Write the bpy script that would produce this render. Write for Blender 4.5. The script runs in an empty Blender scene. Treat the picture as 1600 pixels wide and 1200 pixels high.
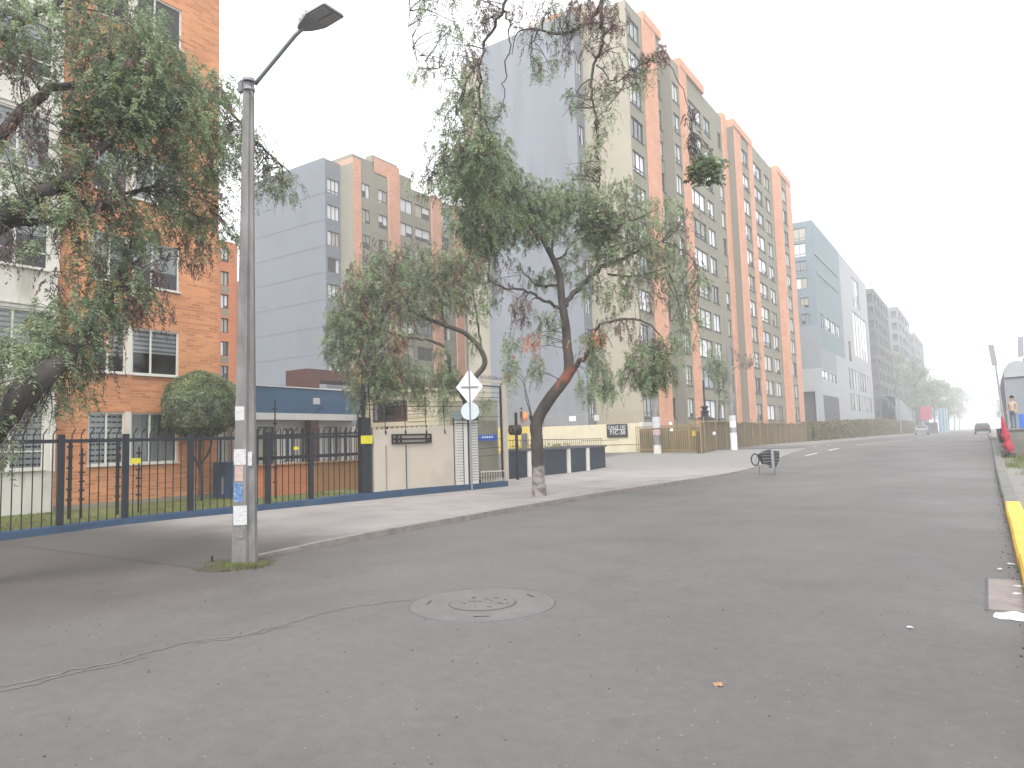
import bpy, bmesh, math, random
import numpy as np
from mathutils import Vector, Matrix
random.seed(7); rng = np.random.default_rng(7)
R = math.radians
scene = bpy.context.scene
C = scene.collection
# ---------------------------------------------------------------- camera
cam_d = bpy.data.cameras.new('camera'); cam = bpy.data.objects.new('camera', cam_d); C.objects.link(cam)
cam_d.sensor_width = 36.0; cam_d.lens = 36.0*1100/1600; cam_d.clip_end = 4000; cam_d.clip_start = 0.05
cam.location = (0, 0, 1.6)
cam.rotation_euler = (1.6526132753985512, 0.02989074059677504, 0.5916038537805371)
scene.camera = cam
# ---------------------------------------------------------------- world and sun
w = bpy.data.worlds.new('World'); scene.world = w; w.use_nodes = True
nt = w.node_tree; nt.nodes.clear()
out = nt.nodes.new('ShaderNodeOutputWorld')
sky = nt.nodes.new('ShaderNodeTexSky'); sky.sky_type = 'NISHITA'; sky.sun_disc = False
SUN_EL, SUN_AZ = 52, 160           # azimuth from +Y towards +X
sky.sun_elevation = R(SUN_EL); sky.sun_rotation = R(SUN_AZ); sky.air_density = 1.0; sky.dust_density = 6.0
hs = nt.nodes.new('ShaderNodeHueSaturation'); hs.inputs['Saturation'].default_value = 0.12
bg1 = nt.nodes.new('ShaderNodeBackground'); bg1.inputs['Strength'].default_value = 0.06
bg2 = nt.nodes.new('ShaderNodeBackground'); bg2.inputs['Color'].default_value = (0.95, 0.97, 1.0, 1); bg2.inputs['Strength'].default_value = 0.72
add = nt.nodes.new('ShaderNodeAddShader')
nt.links.new(sky.outputs[0], hs.inputs['Color']); nt.links.new(hs.outputs[0], bg1.inputs['Color'])
nt.links.new(bg1.outputs[0], add.inputs[0]); nt.links.new(bg2.outputs[0], add.inputs[1]); nt.links.new(add.outputs[0], out.inputs['Surface'])
sd = bpy.data.lights.new('sun', 'SUN'); sd.energy = 1.1; sd.angle = R(25); sd.color = (1, 0.96, 0.9)
sun = bpy.data.objects.new('sun', sd); C.objects.link(sun)
dirv = Vector((math.sin(R(SUN_AZ))*math.cos(R(SUN_EL)), math.cos(R(SUN_AZ))*math.cos(R(SUN_EL)), math.sin(R(SUN_EL))))
sun.rotation_euler = dirv.to_track_quat('Z', 'Y').to_euler()
scene.view_settings.view_transform = 'Standard'; scene.view_settings.look = 'None'
scene.view_settings.gamma = 1; scene.view_settings.exposure = 1.2
scene.cycles.volume_step_rate = 4; scene.cycles.max_bounces = 6; scene.cycles.volume_bounces = 3; scene.cycles.transparent_max_bounces = 12

# ---------------------------------------------------------------- materials
def newmat(name):
    m = bpy.data.materials.new(name); m.use_nodes = True
    return m, m.node_tree, m.node_tree.nodes['Principled BSDF']
K = .84
def M(name, col, rough=.85, var=.12, scale=2.0, bump=0.0, bscale=40, spec=.3, metal=0, streak=1.0, dirt=None):
    col = [c*K for c in col]
    if dirt: dirt = (dirt[0], [c*K for c in dirt[1]])+tuple(dirt[2:])
    m, n, b = newmat(name); N = n.nodes.new; L = n.links.new
    tc = N('ShaderNodeTexCoord'); mp = N('ShaderNodeMapping'); mp.inputs['Scale'].default_value = (1, 1, streak)
    L(tc.outputs['Object'], mp.inputs[0])
    no = N('ShaderNodeTexNoise'); no.inputs['Scale'].default_value = scale; no.inputs['Detail'].default_value = 6; no.inputs['Roughness'].default_value = .6
    L(mp.outputs[0], no.inputs['Vector'])
    cr = N('ShaderNodeValToRGB'); cr.color_ramp.elements[0].position = .3; cr.color_ramp.elements[1].position = .7
    cr.color_ramp.elements[0].color = [max(0, c*(1-var)) for c in col]+[1]; cr.color_ramp.elements[1].color = [min(1, c*(1+var)) for c in col]+[1]
    L(no.outputs['Fac'], cr.inputs[0]); src = cr.outputs[0]
    if dirt:
        n2 = N('ShaderNodeTexNoise'); n2.inputs['Scale'].default_value = dirt[0]; n2.inputs['Detail'].default_value = 8
        L(mp.outputs[0], n2.inputs['Vector'])
        r2 = N('ShaderNodeMapRange'); r2.inputs[1].default_value = dirt[3] if len(dirt) > 3 else .55; r2.inputs[2].default_value = .75; r2.inputs[4].default_value = dirt[2]
        L(n2.outputs['Fac'], r2.inputs[0])
        mx = N('ShaderNodeMix'); mx.data_type = 'RGBA'; L(r2.outputs[0], mx.inputs[0]); L(src, mx.inputs[6]); mx.inputs[7].default_value = list(dirt[1])+[1]; src = mx.outputs[2]
    L(src, b.inputs['Base Color'])
    b.inputs['Roughness'].default_value = rough; b.inputs['Specular IOR Level'].default_value = spec; b.inputs['Metallic'].default_value = metal
    if bump:
        nb = N('ShaderNodeTexNoise'); nb.inputs['Scale'].default_value = bscale; nb.inputs['Detail'].default_value = 4; L(tc.outputs['Object'], nb.inputs['Vector'])
        bp = N('ShaderNodeBump'); bp.inputs['Strength'].default_value = bump; bp.inputs['Distance'].default_value = .01; L(nb.outputs['Fac'], bp.inputs['Height']); L(bp.outputs[0], b.inputs['Normal'])
    return m
def brickmat(name, c1, c2, mortar, bw=.25, bh=.075, ms=.008, big=.15):
    m, n, b = newmat(name); N = n.nodes.new; L = n.links.new
    tc = N('ShaderNodeTexCoord'); sp = N('ShaderNodeSeparateXYZ'); L(tc.outputs['Object'], sp.inputs[0])
    ge = N('ShaderNodeNewGeometry'); sn = N('ShaderNodeSeparateXYZ'); L(ge.outputs['True Normal'], sn.inputs[0])
    ab = N('ShaderNodeMath'); ab.operation = 'ABSOLUTE'; L(sn.outputs[0], ab.inputs[0])
    gt = N('ShaderNodeMath'); gt.operation = 'GREATER_THAN'; gt.inputs[1].default_value = .6; L(ab.outputs[0], gt.inputs[0])
    mi = N('ShaderNodeMix'); L(gt.outputs[0], mi.inputs[0]); L(sp.outputs[0], mi.inputs[2]); L(sp.outputs[1], mi.inputs[3])
    cb = N('ShaderNodeCombineXYZ'); L(mi.outputs[0], cb.inputs[0]); L(sp.outputs[2], cb.inputs[1])
    br = N('ShaderNodeTexBrick'); L(cb.outputs[0], br.inputs['Vector']); br.inputs['Scale'].default_value = 1
    br.inputs['Color1'].default_value = list(c1)+[1]; br.inputs['Color2'].default_value = list(c2)+[1]; br.inputs['Mortar'].default_value = list(mortar)+[1]
    br.inputs['Mortar Size'].default_value = ms; br.inputs['Mortar Smooth'].default_value = .3; br.inputs['Brick Width'].default_value = bw; br.inputs['Row Height'].default_value = bh; br.inputs['Bias'].default_value = -.1
    no = N('ShaderNodeTexNoise'); no.inputs['Scale'].default_value = .7; no.inputs['Detail'].default_value = 7; L(tc.outputs['Object'], no.inputs['Vector'])
    mr = N('ShaderNodeMapRange'); mr.inputs[1].default_value = .3; mr.inputs[2].default_value = .7; mr.inputs[3].default_value = 1-big; mr.inputs[4].default_value = 1+big; L(no.outputs['Fac'], mr.inputs[0])
    mx = N('ShaderNodeMix'); mx.data_type = 'RGBA'; mx.blend_type = 'MULTIPLY'; mx.inputs[0].default_value = 1; L(br.outputs['Color'], mx.inputs[6]); L(mr.outputs[0], mx.inputs[7])
    L(mx.outputs[2], b.inputs['Base Color']); b.inputs['Roughness'].default_value = .9; b.inputs['Specular IOR Level'].default_value = .2
    bp = N('ShaderNodeBump'); bp.inputs['Strength'].default_value = .4; bp.inputs['Distance'].default_value = .006; bp.invert = True; L(br.outputs['Fac'], bp.inputs['Height']); L(bp.outputs[0], b.inputs['Normal'])
    return m
def leafmat(name, col, trans=.36):
    m, n, b = newmat(name); N = n.nodes.new; L = n.links.new
    tc = N('ShaderNodeTexCoord'); no = N('ShaderNodeTexNoise'); no.inputs['Scale'].default_value = 2.2; no.inputs['Detail'].default_value = 5; L(tc.outputs['Object'], no.inputs['Vector'])
    cr = N('ShaderNodeValToRGB'); cr.color_ramp.elements[0].position = .35; cr.color_ramp.elements[1].position = .68
    cr.color_ramp.elements[0].color = [c*.65 for c in col]+[1]; cr.color_ramp.elements[1].color = [min(1, c*1.4) for c in col]+[1]
    L(no.outputs['Fac'], cr.inputs[0]); L(cr.outputs[0], b.inputs['Base Color']); b.inputs['Roughness'].default_value = .55; b.inputs['Specular IOR Level'].default_value = .35
    tr = N('ShaderNodeBsdfTranslucent'); L(cr.outputs[0], tr.inputs['Color']); mx = N('ShaderNodeMixShader'); mx.inputs[0].default_value = trans
    L(b.outputs[0], mx.inputs[1]); L(tr.outputs[0], mx.inputs[2]); L(mx.outputs[0], n.nodes['Material Output'].inputs['Surface'])
    return m
def glassmat():
    m, n, b = newmat('clear window glass'); n.nodes.remove(b); N = n.nodes.new; L = n.links.new
    t = N('ShaderNodeBsdfTransparent'); t.inputs[0].default_value = (.8, .84, .85, 1); g = N('ShaderNodeBsdfGlossy'); g.inputs['Roughness'].default_value = .03; g.inputs['Color'].default_value = (.9, .9, .9, 1)
    f = N('ShaderNodeFresnel'); f.inputs[0].default_value = 1.6; mx = N('ShaderNodeMixShader'); L(f.outputs[0], mx.inputs[0]); L(t.outputs[0], mx.inputs[1]); L(g.outputs[0], mx.inputs[2]); L(mx.outputs[0], n.nodes['Material Output'].inputs['Surface'])
    return m
def zone_mix(n, src, coord, axis, lo, hi, color, noise, amp, tc):
    N = n.nodes.new; L = n.links.new; sp = N('ShaderNodeSeparateXYZ'); L(tc.outputs['Object'], sp.inputs[0])
    no = N('ShaderNodeTexNoise'); no.inputs['Scale'].default_value = noise; no.inputs['Detail'].default_value = 6; L(tc.outputs['Object'], no.inputs['Vector'])
    ma = N('ShaderNodeMath'); ma.operation = 'MULTIPLY_ADD'; ma.inputs[1].default_value = amp; L(no.outputs['Fac'], ma.inputs[0]); L(sp.outputs[axis], ma.inputs[2])
    mr = N('ShaderNodeMapRange'); mr.interpolation_type = 'SMOOTHSTEP'; mr.inputs[1].default_value = lo+amp*.5; mr.inputs[2].default_value = hi+amp*.5; L(ma.outputs[0], mr.inputs[0])
    mx = N('ShaderNodeMix'); mx.data_type = 'RGBA'; L(mr.outputs[0], mx.inputs[0]); L(src, mx.inputs[6])
    if isinstance(color, tuple): mx.inputs[7].default_value = list(color)+[1]
    else: L(color, mx.inputs[7])
    return mx.outputs[2]
def asphalt():
    m, n, b = newmat('asphalt'); N = n.nodes.new; L = n.links.new
    tc = N('ShaderNodeTexCoord')
    def noise(s, d=5, r=.6, mp=None):
        x = N('ShaderNodeTexNoise'); x.inputs['Scale'].default_value = s; x.inputs['Detail'].default_value = d; x.inputs['Roughness'].default_value = r
        if mp: q = N('ShaderNodeMapping'); q.inputs['Scale'].default_value = mp; L(tc.outputs['Object'], q.inputs[0]); L(q.outputs[0], x.inputs['Vector'])
        else: L(tc.outputs['Object'], x.inputs['Vector'])
        return x.outputs['Fac']
    def ramp(f, a, c0, b2, c1):
        r = N('ShaderNodeMapRange'); r.inputs[1].default_value = a; r.inputs[2].default_value = b2; r.inputs[3].default_value = c0; r.inputs[4].default_value = c1; L(f, r.inputs[0]); return r.outputs[0]
    def mul(a, b2):
        r = N('ShaderNodeMath'); r.operation = 'MULTIPLY'; L(a, r.inputs[0]); L(b2, r.inputs[1]); return r.outputs[0]
    v = mul(ramp(noise(.12, 4, mp=(1, .45, 1)), .3, .80, .7, 1.15), ramp(noise(.9, 6), .3, .93, .7, 1.06))
    v = mul(v, ramp(noise(9, 5), .3, .90, .7, 1.09)); v = mul(v, ramp(noise(.35, 7, .7), .52, 1.0, .72, .78))
    v = mul(v, ramp(noise(90, 3, .8), .25, .72, .75, 1.28))
    vo = N('ShaderNodeTexVoronoi'); vo.inputs['Scale'].default_value = 55; L(tc.outputs['Object'], vo.inputs['Vector'])
    sp = N('ShaderNodeSeparateColor'); L(vo.outputs['Color'], sp.inputs[0])
    st = N('ShaderNodeMath'); st.operation = 'GREATER_THAN'; st.inputs[1].default_value = .992; L(sp.outputs[0], st.inputs[0])
    ds = N('ShaderNodeMath'); ds.operation = 'LESS_THAN'; ds.inputs[1].default_value = .35; L(vo.outputs['Distance'], ds.inputs[0])
    st2 = mul(st.outputs[0], ds.outputs[0])
    c = N('ShaderNodeMix'); c.data_type = 'RGBA'; c.blend_type = 'MULTIPLY'; c.inputs[0].default_value = 1; c.inputs[6].default_value = (.100, .094, .093, 1); L(v, c.inputs[7])
    c2 = N('ShaderNodeMix'); c2.data_type = 'RGBA'; L(st2, c2.inputs[0]); L(c.outputs[2], c2.inputs[6]); c2.inputs[7].default_value = (.2, .195, .185, 1)
    L(c2.outputs[2], b.inputs['Base Color']); b.inputs['Specular IOR Level'].default_value = .35
    # darker tone of the ramp on the left
    dk = N('ShaderNodeMix'); dk.data_type = 'RGBA'; dk.blend_type = 'MULTIPLY'; dk.inputs[0].default_value = 1; L(c2.outputs[2], dk.inputs[6]); dk.inputs[7].default_value = (.70, .67, .66, 1)
    zn = zone_mix(n, dk.outputs[2], None, 0, -9.6, -5.6, c2.outputs[2], .45, 2.4, tc)
    back = zone_mix(n, zn, None, 1, 6.0, 10.5, c2.outputs[2], .45, 2.0, tc)
    L(back, b.inputs['Base Color'])
    L(ramp(noise(.3, 4), .3, .6, .7, .85), b.inputs['Roughness'])
    bp = N('ShaderNodeBump'); bp.inputs['Strength'].default_value = .55; bp.inputs['Distance'].default_value = .006; L(noise(70, 4, .7), bp.inputs['Height']); L(bp.outputs[0], b.inputs['Normal'])
    return m
def pavingmat():
    m = M('pale pavement concrete', (.285, .26, .25), .85, .12, .5, .25, 30, dirt=(.9, (.17, .158, .152), .75, .5)); n = m.node_tree; b = n.nodes['Principled BSDF']
    tc = [x for x in n.nodes if x.type == 'TEX_COORD'][0]; src = b.inputs['Base Color'].links[0].from_socket
    # blends to a darker tone where the ramp joins, greyer concrete towards the gates
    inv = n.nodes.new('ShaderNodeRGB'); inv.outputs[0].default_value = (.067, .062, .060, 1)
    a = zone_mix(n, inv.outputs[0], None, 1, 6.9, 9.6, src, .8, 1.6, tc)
    a = zone_mix(n, a, None, 1, 27, 36, (.17, .165, .155), .5, 5, tc)
    n.links.new(a, b.inputs['Base Color']); return m
def barkmid():
    m = M('dark fissured bark with lime wash foot', (.075, .063, .058), .95, .35, 4, 1.0, 14, streak=.35, dirt=(3.5, (.16, .15, .135), .5, .5)); n = m.node_tree; b = n.nodes['Principled BSDF']
    tc = [x for x in n.nodes if x.type == 'TEX_COORD'][0]; src = b.inputs['Base Color'].links[0].from_socket
    N = n.nodes.new; no = N('ShaderNodeTexNoise'); no.inputs['Scale'].default_value = 2.6; no.inputs['Detail'].default_value = 5; n.links.new(tc.outputs['Object'], no.inputs['Vector'])
    mr = N('ShaderNodeMapRange'); mr.inputs[1].default_value = .5; mr.inputs[2].default_value = .6; n.links.new(no.outputs['Fac'], mr.inputs[0])
    sp = N('ShaderNodeSeparateXYZ'); n.links.new(tc.outputs['Object'], sp.inputs[0])
    g1 = N('ShaderNodeMapRange'); g1.inputs[1].default_value = 2.5; g1.inputs[2].default_value = 2.9; n.links.new(sp.outputs[2], g1.inputs[0]); g2 = N('ShaderNodeMapRange'); g2.inputs[1].default_value = 4.3; g2.inputs[2].default_value = 3.8; n.links.new(sp.outputs[2], g2.inputs[0])
    k = N('ShaderNodeMath'); k.operation = 'MULTIPLY'; n.links.new(g1.outputs[0], k.inputs[0]); n.links.new(g2.outputs[0], k.inputs[1]); k2 = N('ShaderNodeMath'); k2.operation = 'MULTIPLY'; n.links.new(k.outputs[0], k2.inputs[0]); n.links.new(mr.outputs[0], k2.inputs[1])
    mx = N('ShaderNodeMix'); mx.data_type = 'RGBA'; n.links.new(k2.outputs[0], mx.inputs[0]); n.links.new(src, mx.inputs[6]); mx.inputs[7].default_value = (.19, .075, .05, 1)
    rgb = N('ShaderNodeTexNoise'); rgb.inputs['Scale'].default_value = 6; n.links.new(tc.outputs['Object'], rgb.inputs['Vector']); cr = N('ShaderNodeValToRGB'); cr.color_ramp.elements[0].position = .38; cr.color_ramp.elements[1].position = .58; cr.color_ramp.elements[0].color = (.12, .10, .09, 1); cr.color_ramp.elements[1].color = (.27, .245, .23, 1); n.links.new(rgb.outputs['Fac'], cr.inputs[0])
    a = zone_mix(n, cr.outputs[0], None, 2, .82, .95, mx.outputs[2], 5, .25, tc); n.links.new(a, b.inputs['Base Color']); return m
MAT = dict(
 bark_mid=barkmid(),
 asphalt=asphalt(),
 asphalt_dark=M('smooth bitumen patch', (.115, .108, .106), .7, .12, 3, .3, 60),
 paving=pavingmat(),
 paving_grey=M('grey pavement concrete', (.20, .19, .18), .85, .16, .8, .25, 30, dirt=(.8, (.12, .11, .1), .7)),
 kerb=M('kerb concrete', (.24, .21, .20), .85, .2, 3, .3, 40, dirt=(4, (.1, .09, .085), .7)),
 kerb_grey=M('old grey kerb concrete', (.16, .16, .145), .9, .25, 4, .4, 40, dirt=(5, (.07, .07, .05), .8)),
 yellow=M('yellow kerb paint', (.62, .40, .05), .6, .15, 3, .25, 40, dirt=(6, (.2, .15, .06), .6)),
 collar_concrete=M('worn manhole collar', (.142, .135, .132), .9, .12, 3, .5, 60),
 crack_tar=M('tarred crack', (.095, .09, .088), .8, .3, 5),
 white_paint=M('white road paint', (.6, .6, .58), .7, .2, 8),
 navy_dark=M('very dark navy plaster', (.015, .024, .042), .6, .2, 1.5, .2, 20, dirt=(2.5, (.05, .06, .07), .5)),
 navy=M('navy painted plaster', (.032, .066, .122), .6, .2, 1.5, .2, 20, dirt=(2.5, (.08, .10, .13), .5)),
 blue=M('blue painted fascia', (.045, .105, .185), .6, .1, 1.0, .15, 10, streak=.4),
 iron=M('dark blue grey painted iron', (.016, .02, .028), .5, .2, 8),
 iron_black=M('black iron', (.015, .015, .017), .5, .2, 8),
 beige=M('beige painted wall', (.50, .45, .38), .85, .08, .6, .15, 25, dirt=(.9, (.27, .24, .2), .5)),
 cream=M('cream painted wall', (.62, .56, .40), .85, .07, 1, .1, 20, dirt=(1.5, (.42, .38, .28), .4)),
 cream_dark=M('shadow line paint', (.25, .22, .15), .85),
 white=M('white painted wall', (.62, .61, .58), .8, .06, 2, dirt=(2, (.4, .38, .34), .3)),
 offwhite=M('weathered white render', (.62, .60, .54), .85, .08, 1.2, .15, 25, streak=.35, dirt=(2.2, (.26, .25, .2), .6)),
 frame_white=M('white window frame', (.62, .6, .55), .6, .08, 8),
 frame_dark=M('dark window frame', (.05, .055, .06), .5, .1, 8),
 olive=M('grey olive render', (.255, .242, .188), .9, .07, .5, .1, 12, streak=.4, dirt=(.5, (.15, .145, .12), .5)),
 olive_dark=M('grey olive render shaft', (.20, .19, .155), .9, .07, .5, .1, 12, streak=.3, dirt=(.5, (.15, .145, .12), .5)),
 beige_tower=M('beige tower render', (.36, .33, .26), .9, .06, .4, .1, 12, streak=.4, dirt=(.35, (.26, .24, .19), .5)),
 greyblue_panel=M('blue grey panel render', (.172, .192, .214), .88, .07, .4, .08, 10, streak=.6, dirt=(.4, (.135, .152, .17), .7, .5)),
 greyblue=M('pale grey blue render', (.215, .235, .262), .88, .06, .5, .08, 10, streak=.18, dirt=(.9, (.175, .19, .212), .8, .46)),
 greyblue_dark=M('grey blue render', (.185, .20, .222), .88, .06, .4, .08, 10),
 joint=M('panel joint', (.09, .10, .115), .9),
 orange=brickmat('salmon orange brick', (.56, .275, .175), (.47, .215, .13), (.50, .33, .25), .3, .1, .012, .08),
 brick=brickmat('orange brick', (.54, .235, .11), (.36, .135, .06), (.42, .26, .16), .30, .085, .011, .16),
 brick_far=brickmat('orange red brick', (.50, .20, .095), (.43, .165, .08), (.36, .15, .09), .245, .08, .01, .1),
 teal=M('blue grey cladding', (.17, .225, .26), .7, .05, .5),
 pale_clad=M('pale grey cladding', (.36, .37, .39), .7, .05, .5),
 mid_clad=M('mid grey cladding', (.24, .26, .285), .7, .05, .5),
 dark_hole=M('dark interior', (.02, .021, .024), .9),
 darkgrey=M('dark grey render', (.10, .10, .11), .9, .2, 1),
 maroon=M('dark red cladding', (.095, .035, .03), .6, .1, 2),
 brown=M('brown painted column', (.10, .045, .03), .7, .15, 3),
 brown_wall=M('brown planter wall', (.34, .185, .085), .85, .2, 1.5, .2, 20),
 glass=glassmat(),
 curt_sky_white=M('white curtain with painted sky reflection', (.72, .74, .76), .18, .12, 3, spec=.6, streak=.1),  # white base colour also paints in the sky reflected by the glass
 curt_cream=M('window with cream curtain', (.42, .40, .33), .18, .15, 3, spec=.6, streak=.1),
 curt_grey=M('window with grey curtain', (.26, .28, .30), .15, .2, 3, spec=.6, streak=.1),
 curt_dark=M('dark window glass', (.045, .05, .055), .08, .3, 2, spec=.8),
 curt_wine=M('window with wine curtain', (.13, .07, .09), .15, .2, 3, spec=.6),
 blind=M('white striped blind', (.88, .88, .87), .7, .04, 5),
 blind_gap=M('translucent grey blind stripe', (.36, .37, .38), .6, .05, 5),
 curtain=M('white lace curtain', (.78, .78, .77), .8, .12, 6, streak=.05),
 room=M('dim room', (.045, .037, .035), .9, .3, 1.5),
 grass=leafmat('grass blades', (.135, .16, .045)),
 lawn=M('short lawn', (.13, .145, .05), .95, .25, 1.5, .6, 30, dirt=(.7, (.17, .15, .08), .6)),
 soil=M('soil', (.07, .06, .04), .95, .3, 3, .6, 30),
 leaf_light=leafmat('light green leaflets', (.29, .36, .20)),
 leaf_mid=leafmat('mid green leaflets', (.20, .26, .15)),
 leaf_dark=leafmat('dark green leaflets', (.11, .155, .095)),
 leaf_olive=leafmat('yellow green leaves', (.20, .19, .06)),
 seed=leafmat('dry brown seed clusters', (.14, .082, .078), .1),
 seed_orange=leafmat('orange pink seed clusters', (.42, .20, .11), .1),
 twig=M('grey brown twig', (.10, .08, .075), .9, .2, 8),
 bark=M('dark fissured bark', (.060, .050, .046), .95, .35, 4, 1.0, 14, streak=.35, dirt=(3.5, (.14, .13, .115), .5, .5)),
 bark_red=M('red brown flaking bark', (.13, .06, .045), .95, .4, 5, .9, 12, streak=.3, dirt=(2.5, (.06, .045, .04), .9)),
 limewash=M('faded lime wash on bark', (.30, .27, .255), .9, .3, 5, .5, 14, streak=.5, dirt=(5, (.12, .10, .09), .8)),
 bark_grey=M('lichen grey bark', (.09, .08, .065), .95, .35, 4, 1.0, 12, streak=.35, dirt=(3, (.16, .165, .10), .6)),
 pole=M('weathered pole concrete', (.21, .203, .20), .9, .28, 5, .4, 30, streak=.35, dirt=(3.2, (.10, .093, .088), .8, .48)),
 metal=M('galvanised metal', (.30, .31, .34), .45, .1, 4, metal=.4),
 lamp_grey=M('grey lamp housing', (.28, .29, .32), .5, .1, 6),
 lens=M('lamp lens', (.33, .34, .36), .2, .1, 6, spec=.6),
 paper=M('pasted paper', (.55, .55, .56), .8, .12, 12, streak=4, dirt=(22, (.2, .2, .22), .8, .5)),
 paper_blue=M('blue pasted poster', (.10, .19, .36), .7, .5, 25, dirt=(18, (.55, .6, .65), .8)),
 paper_pink=M('faded pink paper', (.45, .33, .30), .8, .2, 12),
 sign_white=M('white sign face', (.78, .79, .80), .5, .03, 6),
 disc=M('pale blue sign back', (.58, .66, .70), .5, .04, 6),
 sign_blue=M('blue sign face', (.04, .14, .52), .5, .1, 4),
 sign_yellow=M('yellow plate', (.62, .55, .03), .5, .08, 4),
 sign_black=M('black board', (.02, .02, .028), .5, .1, 5),
 yellow_wall=M('yellow wall paint', (.62, .46, .10), .8, .15, .8, dirt=(.8, (.62, .5, .25), .8)),
 ochre=M('ochre painted railing', (.28, .21, .09), .6, .12, 4),
 reed=M('brown reed screen', (.15, .115, .065), .95, .45, 9, .6, 20, streak=.06),
 hedge=leafmat('hedge leaves', (.13, .12, .06)),
 skin=M('skin', (.40, .22, .15), .6, .03, 4), hair=M('dark hair', (.012, .010, .010), .6, .2, 20),
 cloth_tan=M('tan shirt', (.46, .34, .26), .9, .08, 8), jeans=M('blue grey jeans', (.10, .14, .19), .9, .12, 10),
 cloth_dark=M('dark navy clothes', (.02, .024, .04), .9, .1, 10), cloth_white=M('white shirt', (.65, .65, .66), .9, .05, 8), cloth_orange=M('orange bag fabric', (.70, .22, .06), .8, .08, 8),
 shoe=M('dark shoe', (.03, .03, .03), .7),
 red=M('red tarpaulin', (.34, .03, .05), .6, .25, 6), redfar=M('red awning', (.42, .09, .15), .7, .1, 1),
 bluefar=M('pale blue panels', (.16, .30, .42), .7, .15, .8),
 carpaint=M('dark car paint', (.03, .035, .04), .25, .1, 2, spec=.7), carsilver=M('silver car paint', (.35, .36, .38), .25, .05, 2, spec=.7), tyre=M('tyre rubber', (.02, .02, .02), .9),
 leaf_dead=M('dry leaf', (.30, .19, .11), .8, .3, 30), plastic=M('white plastic bag', (.75, .78, .82), .3, .1, 12),
 stone=M('mossy stone wall', (.17, .165, .15), .95, .25, 1.6, .5, 10, dirt=(1.5, (.10, .11, .06), .7)),
)
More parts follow.
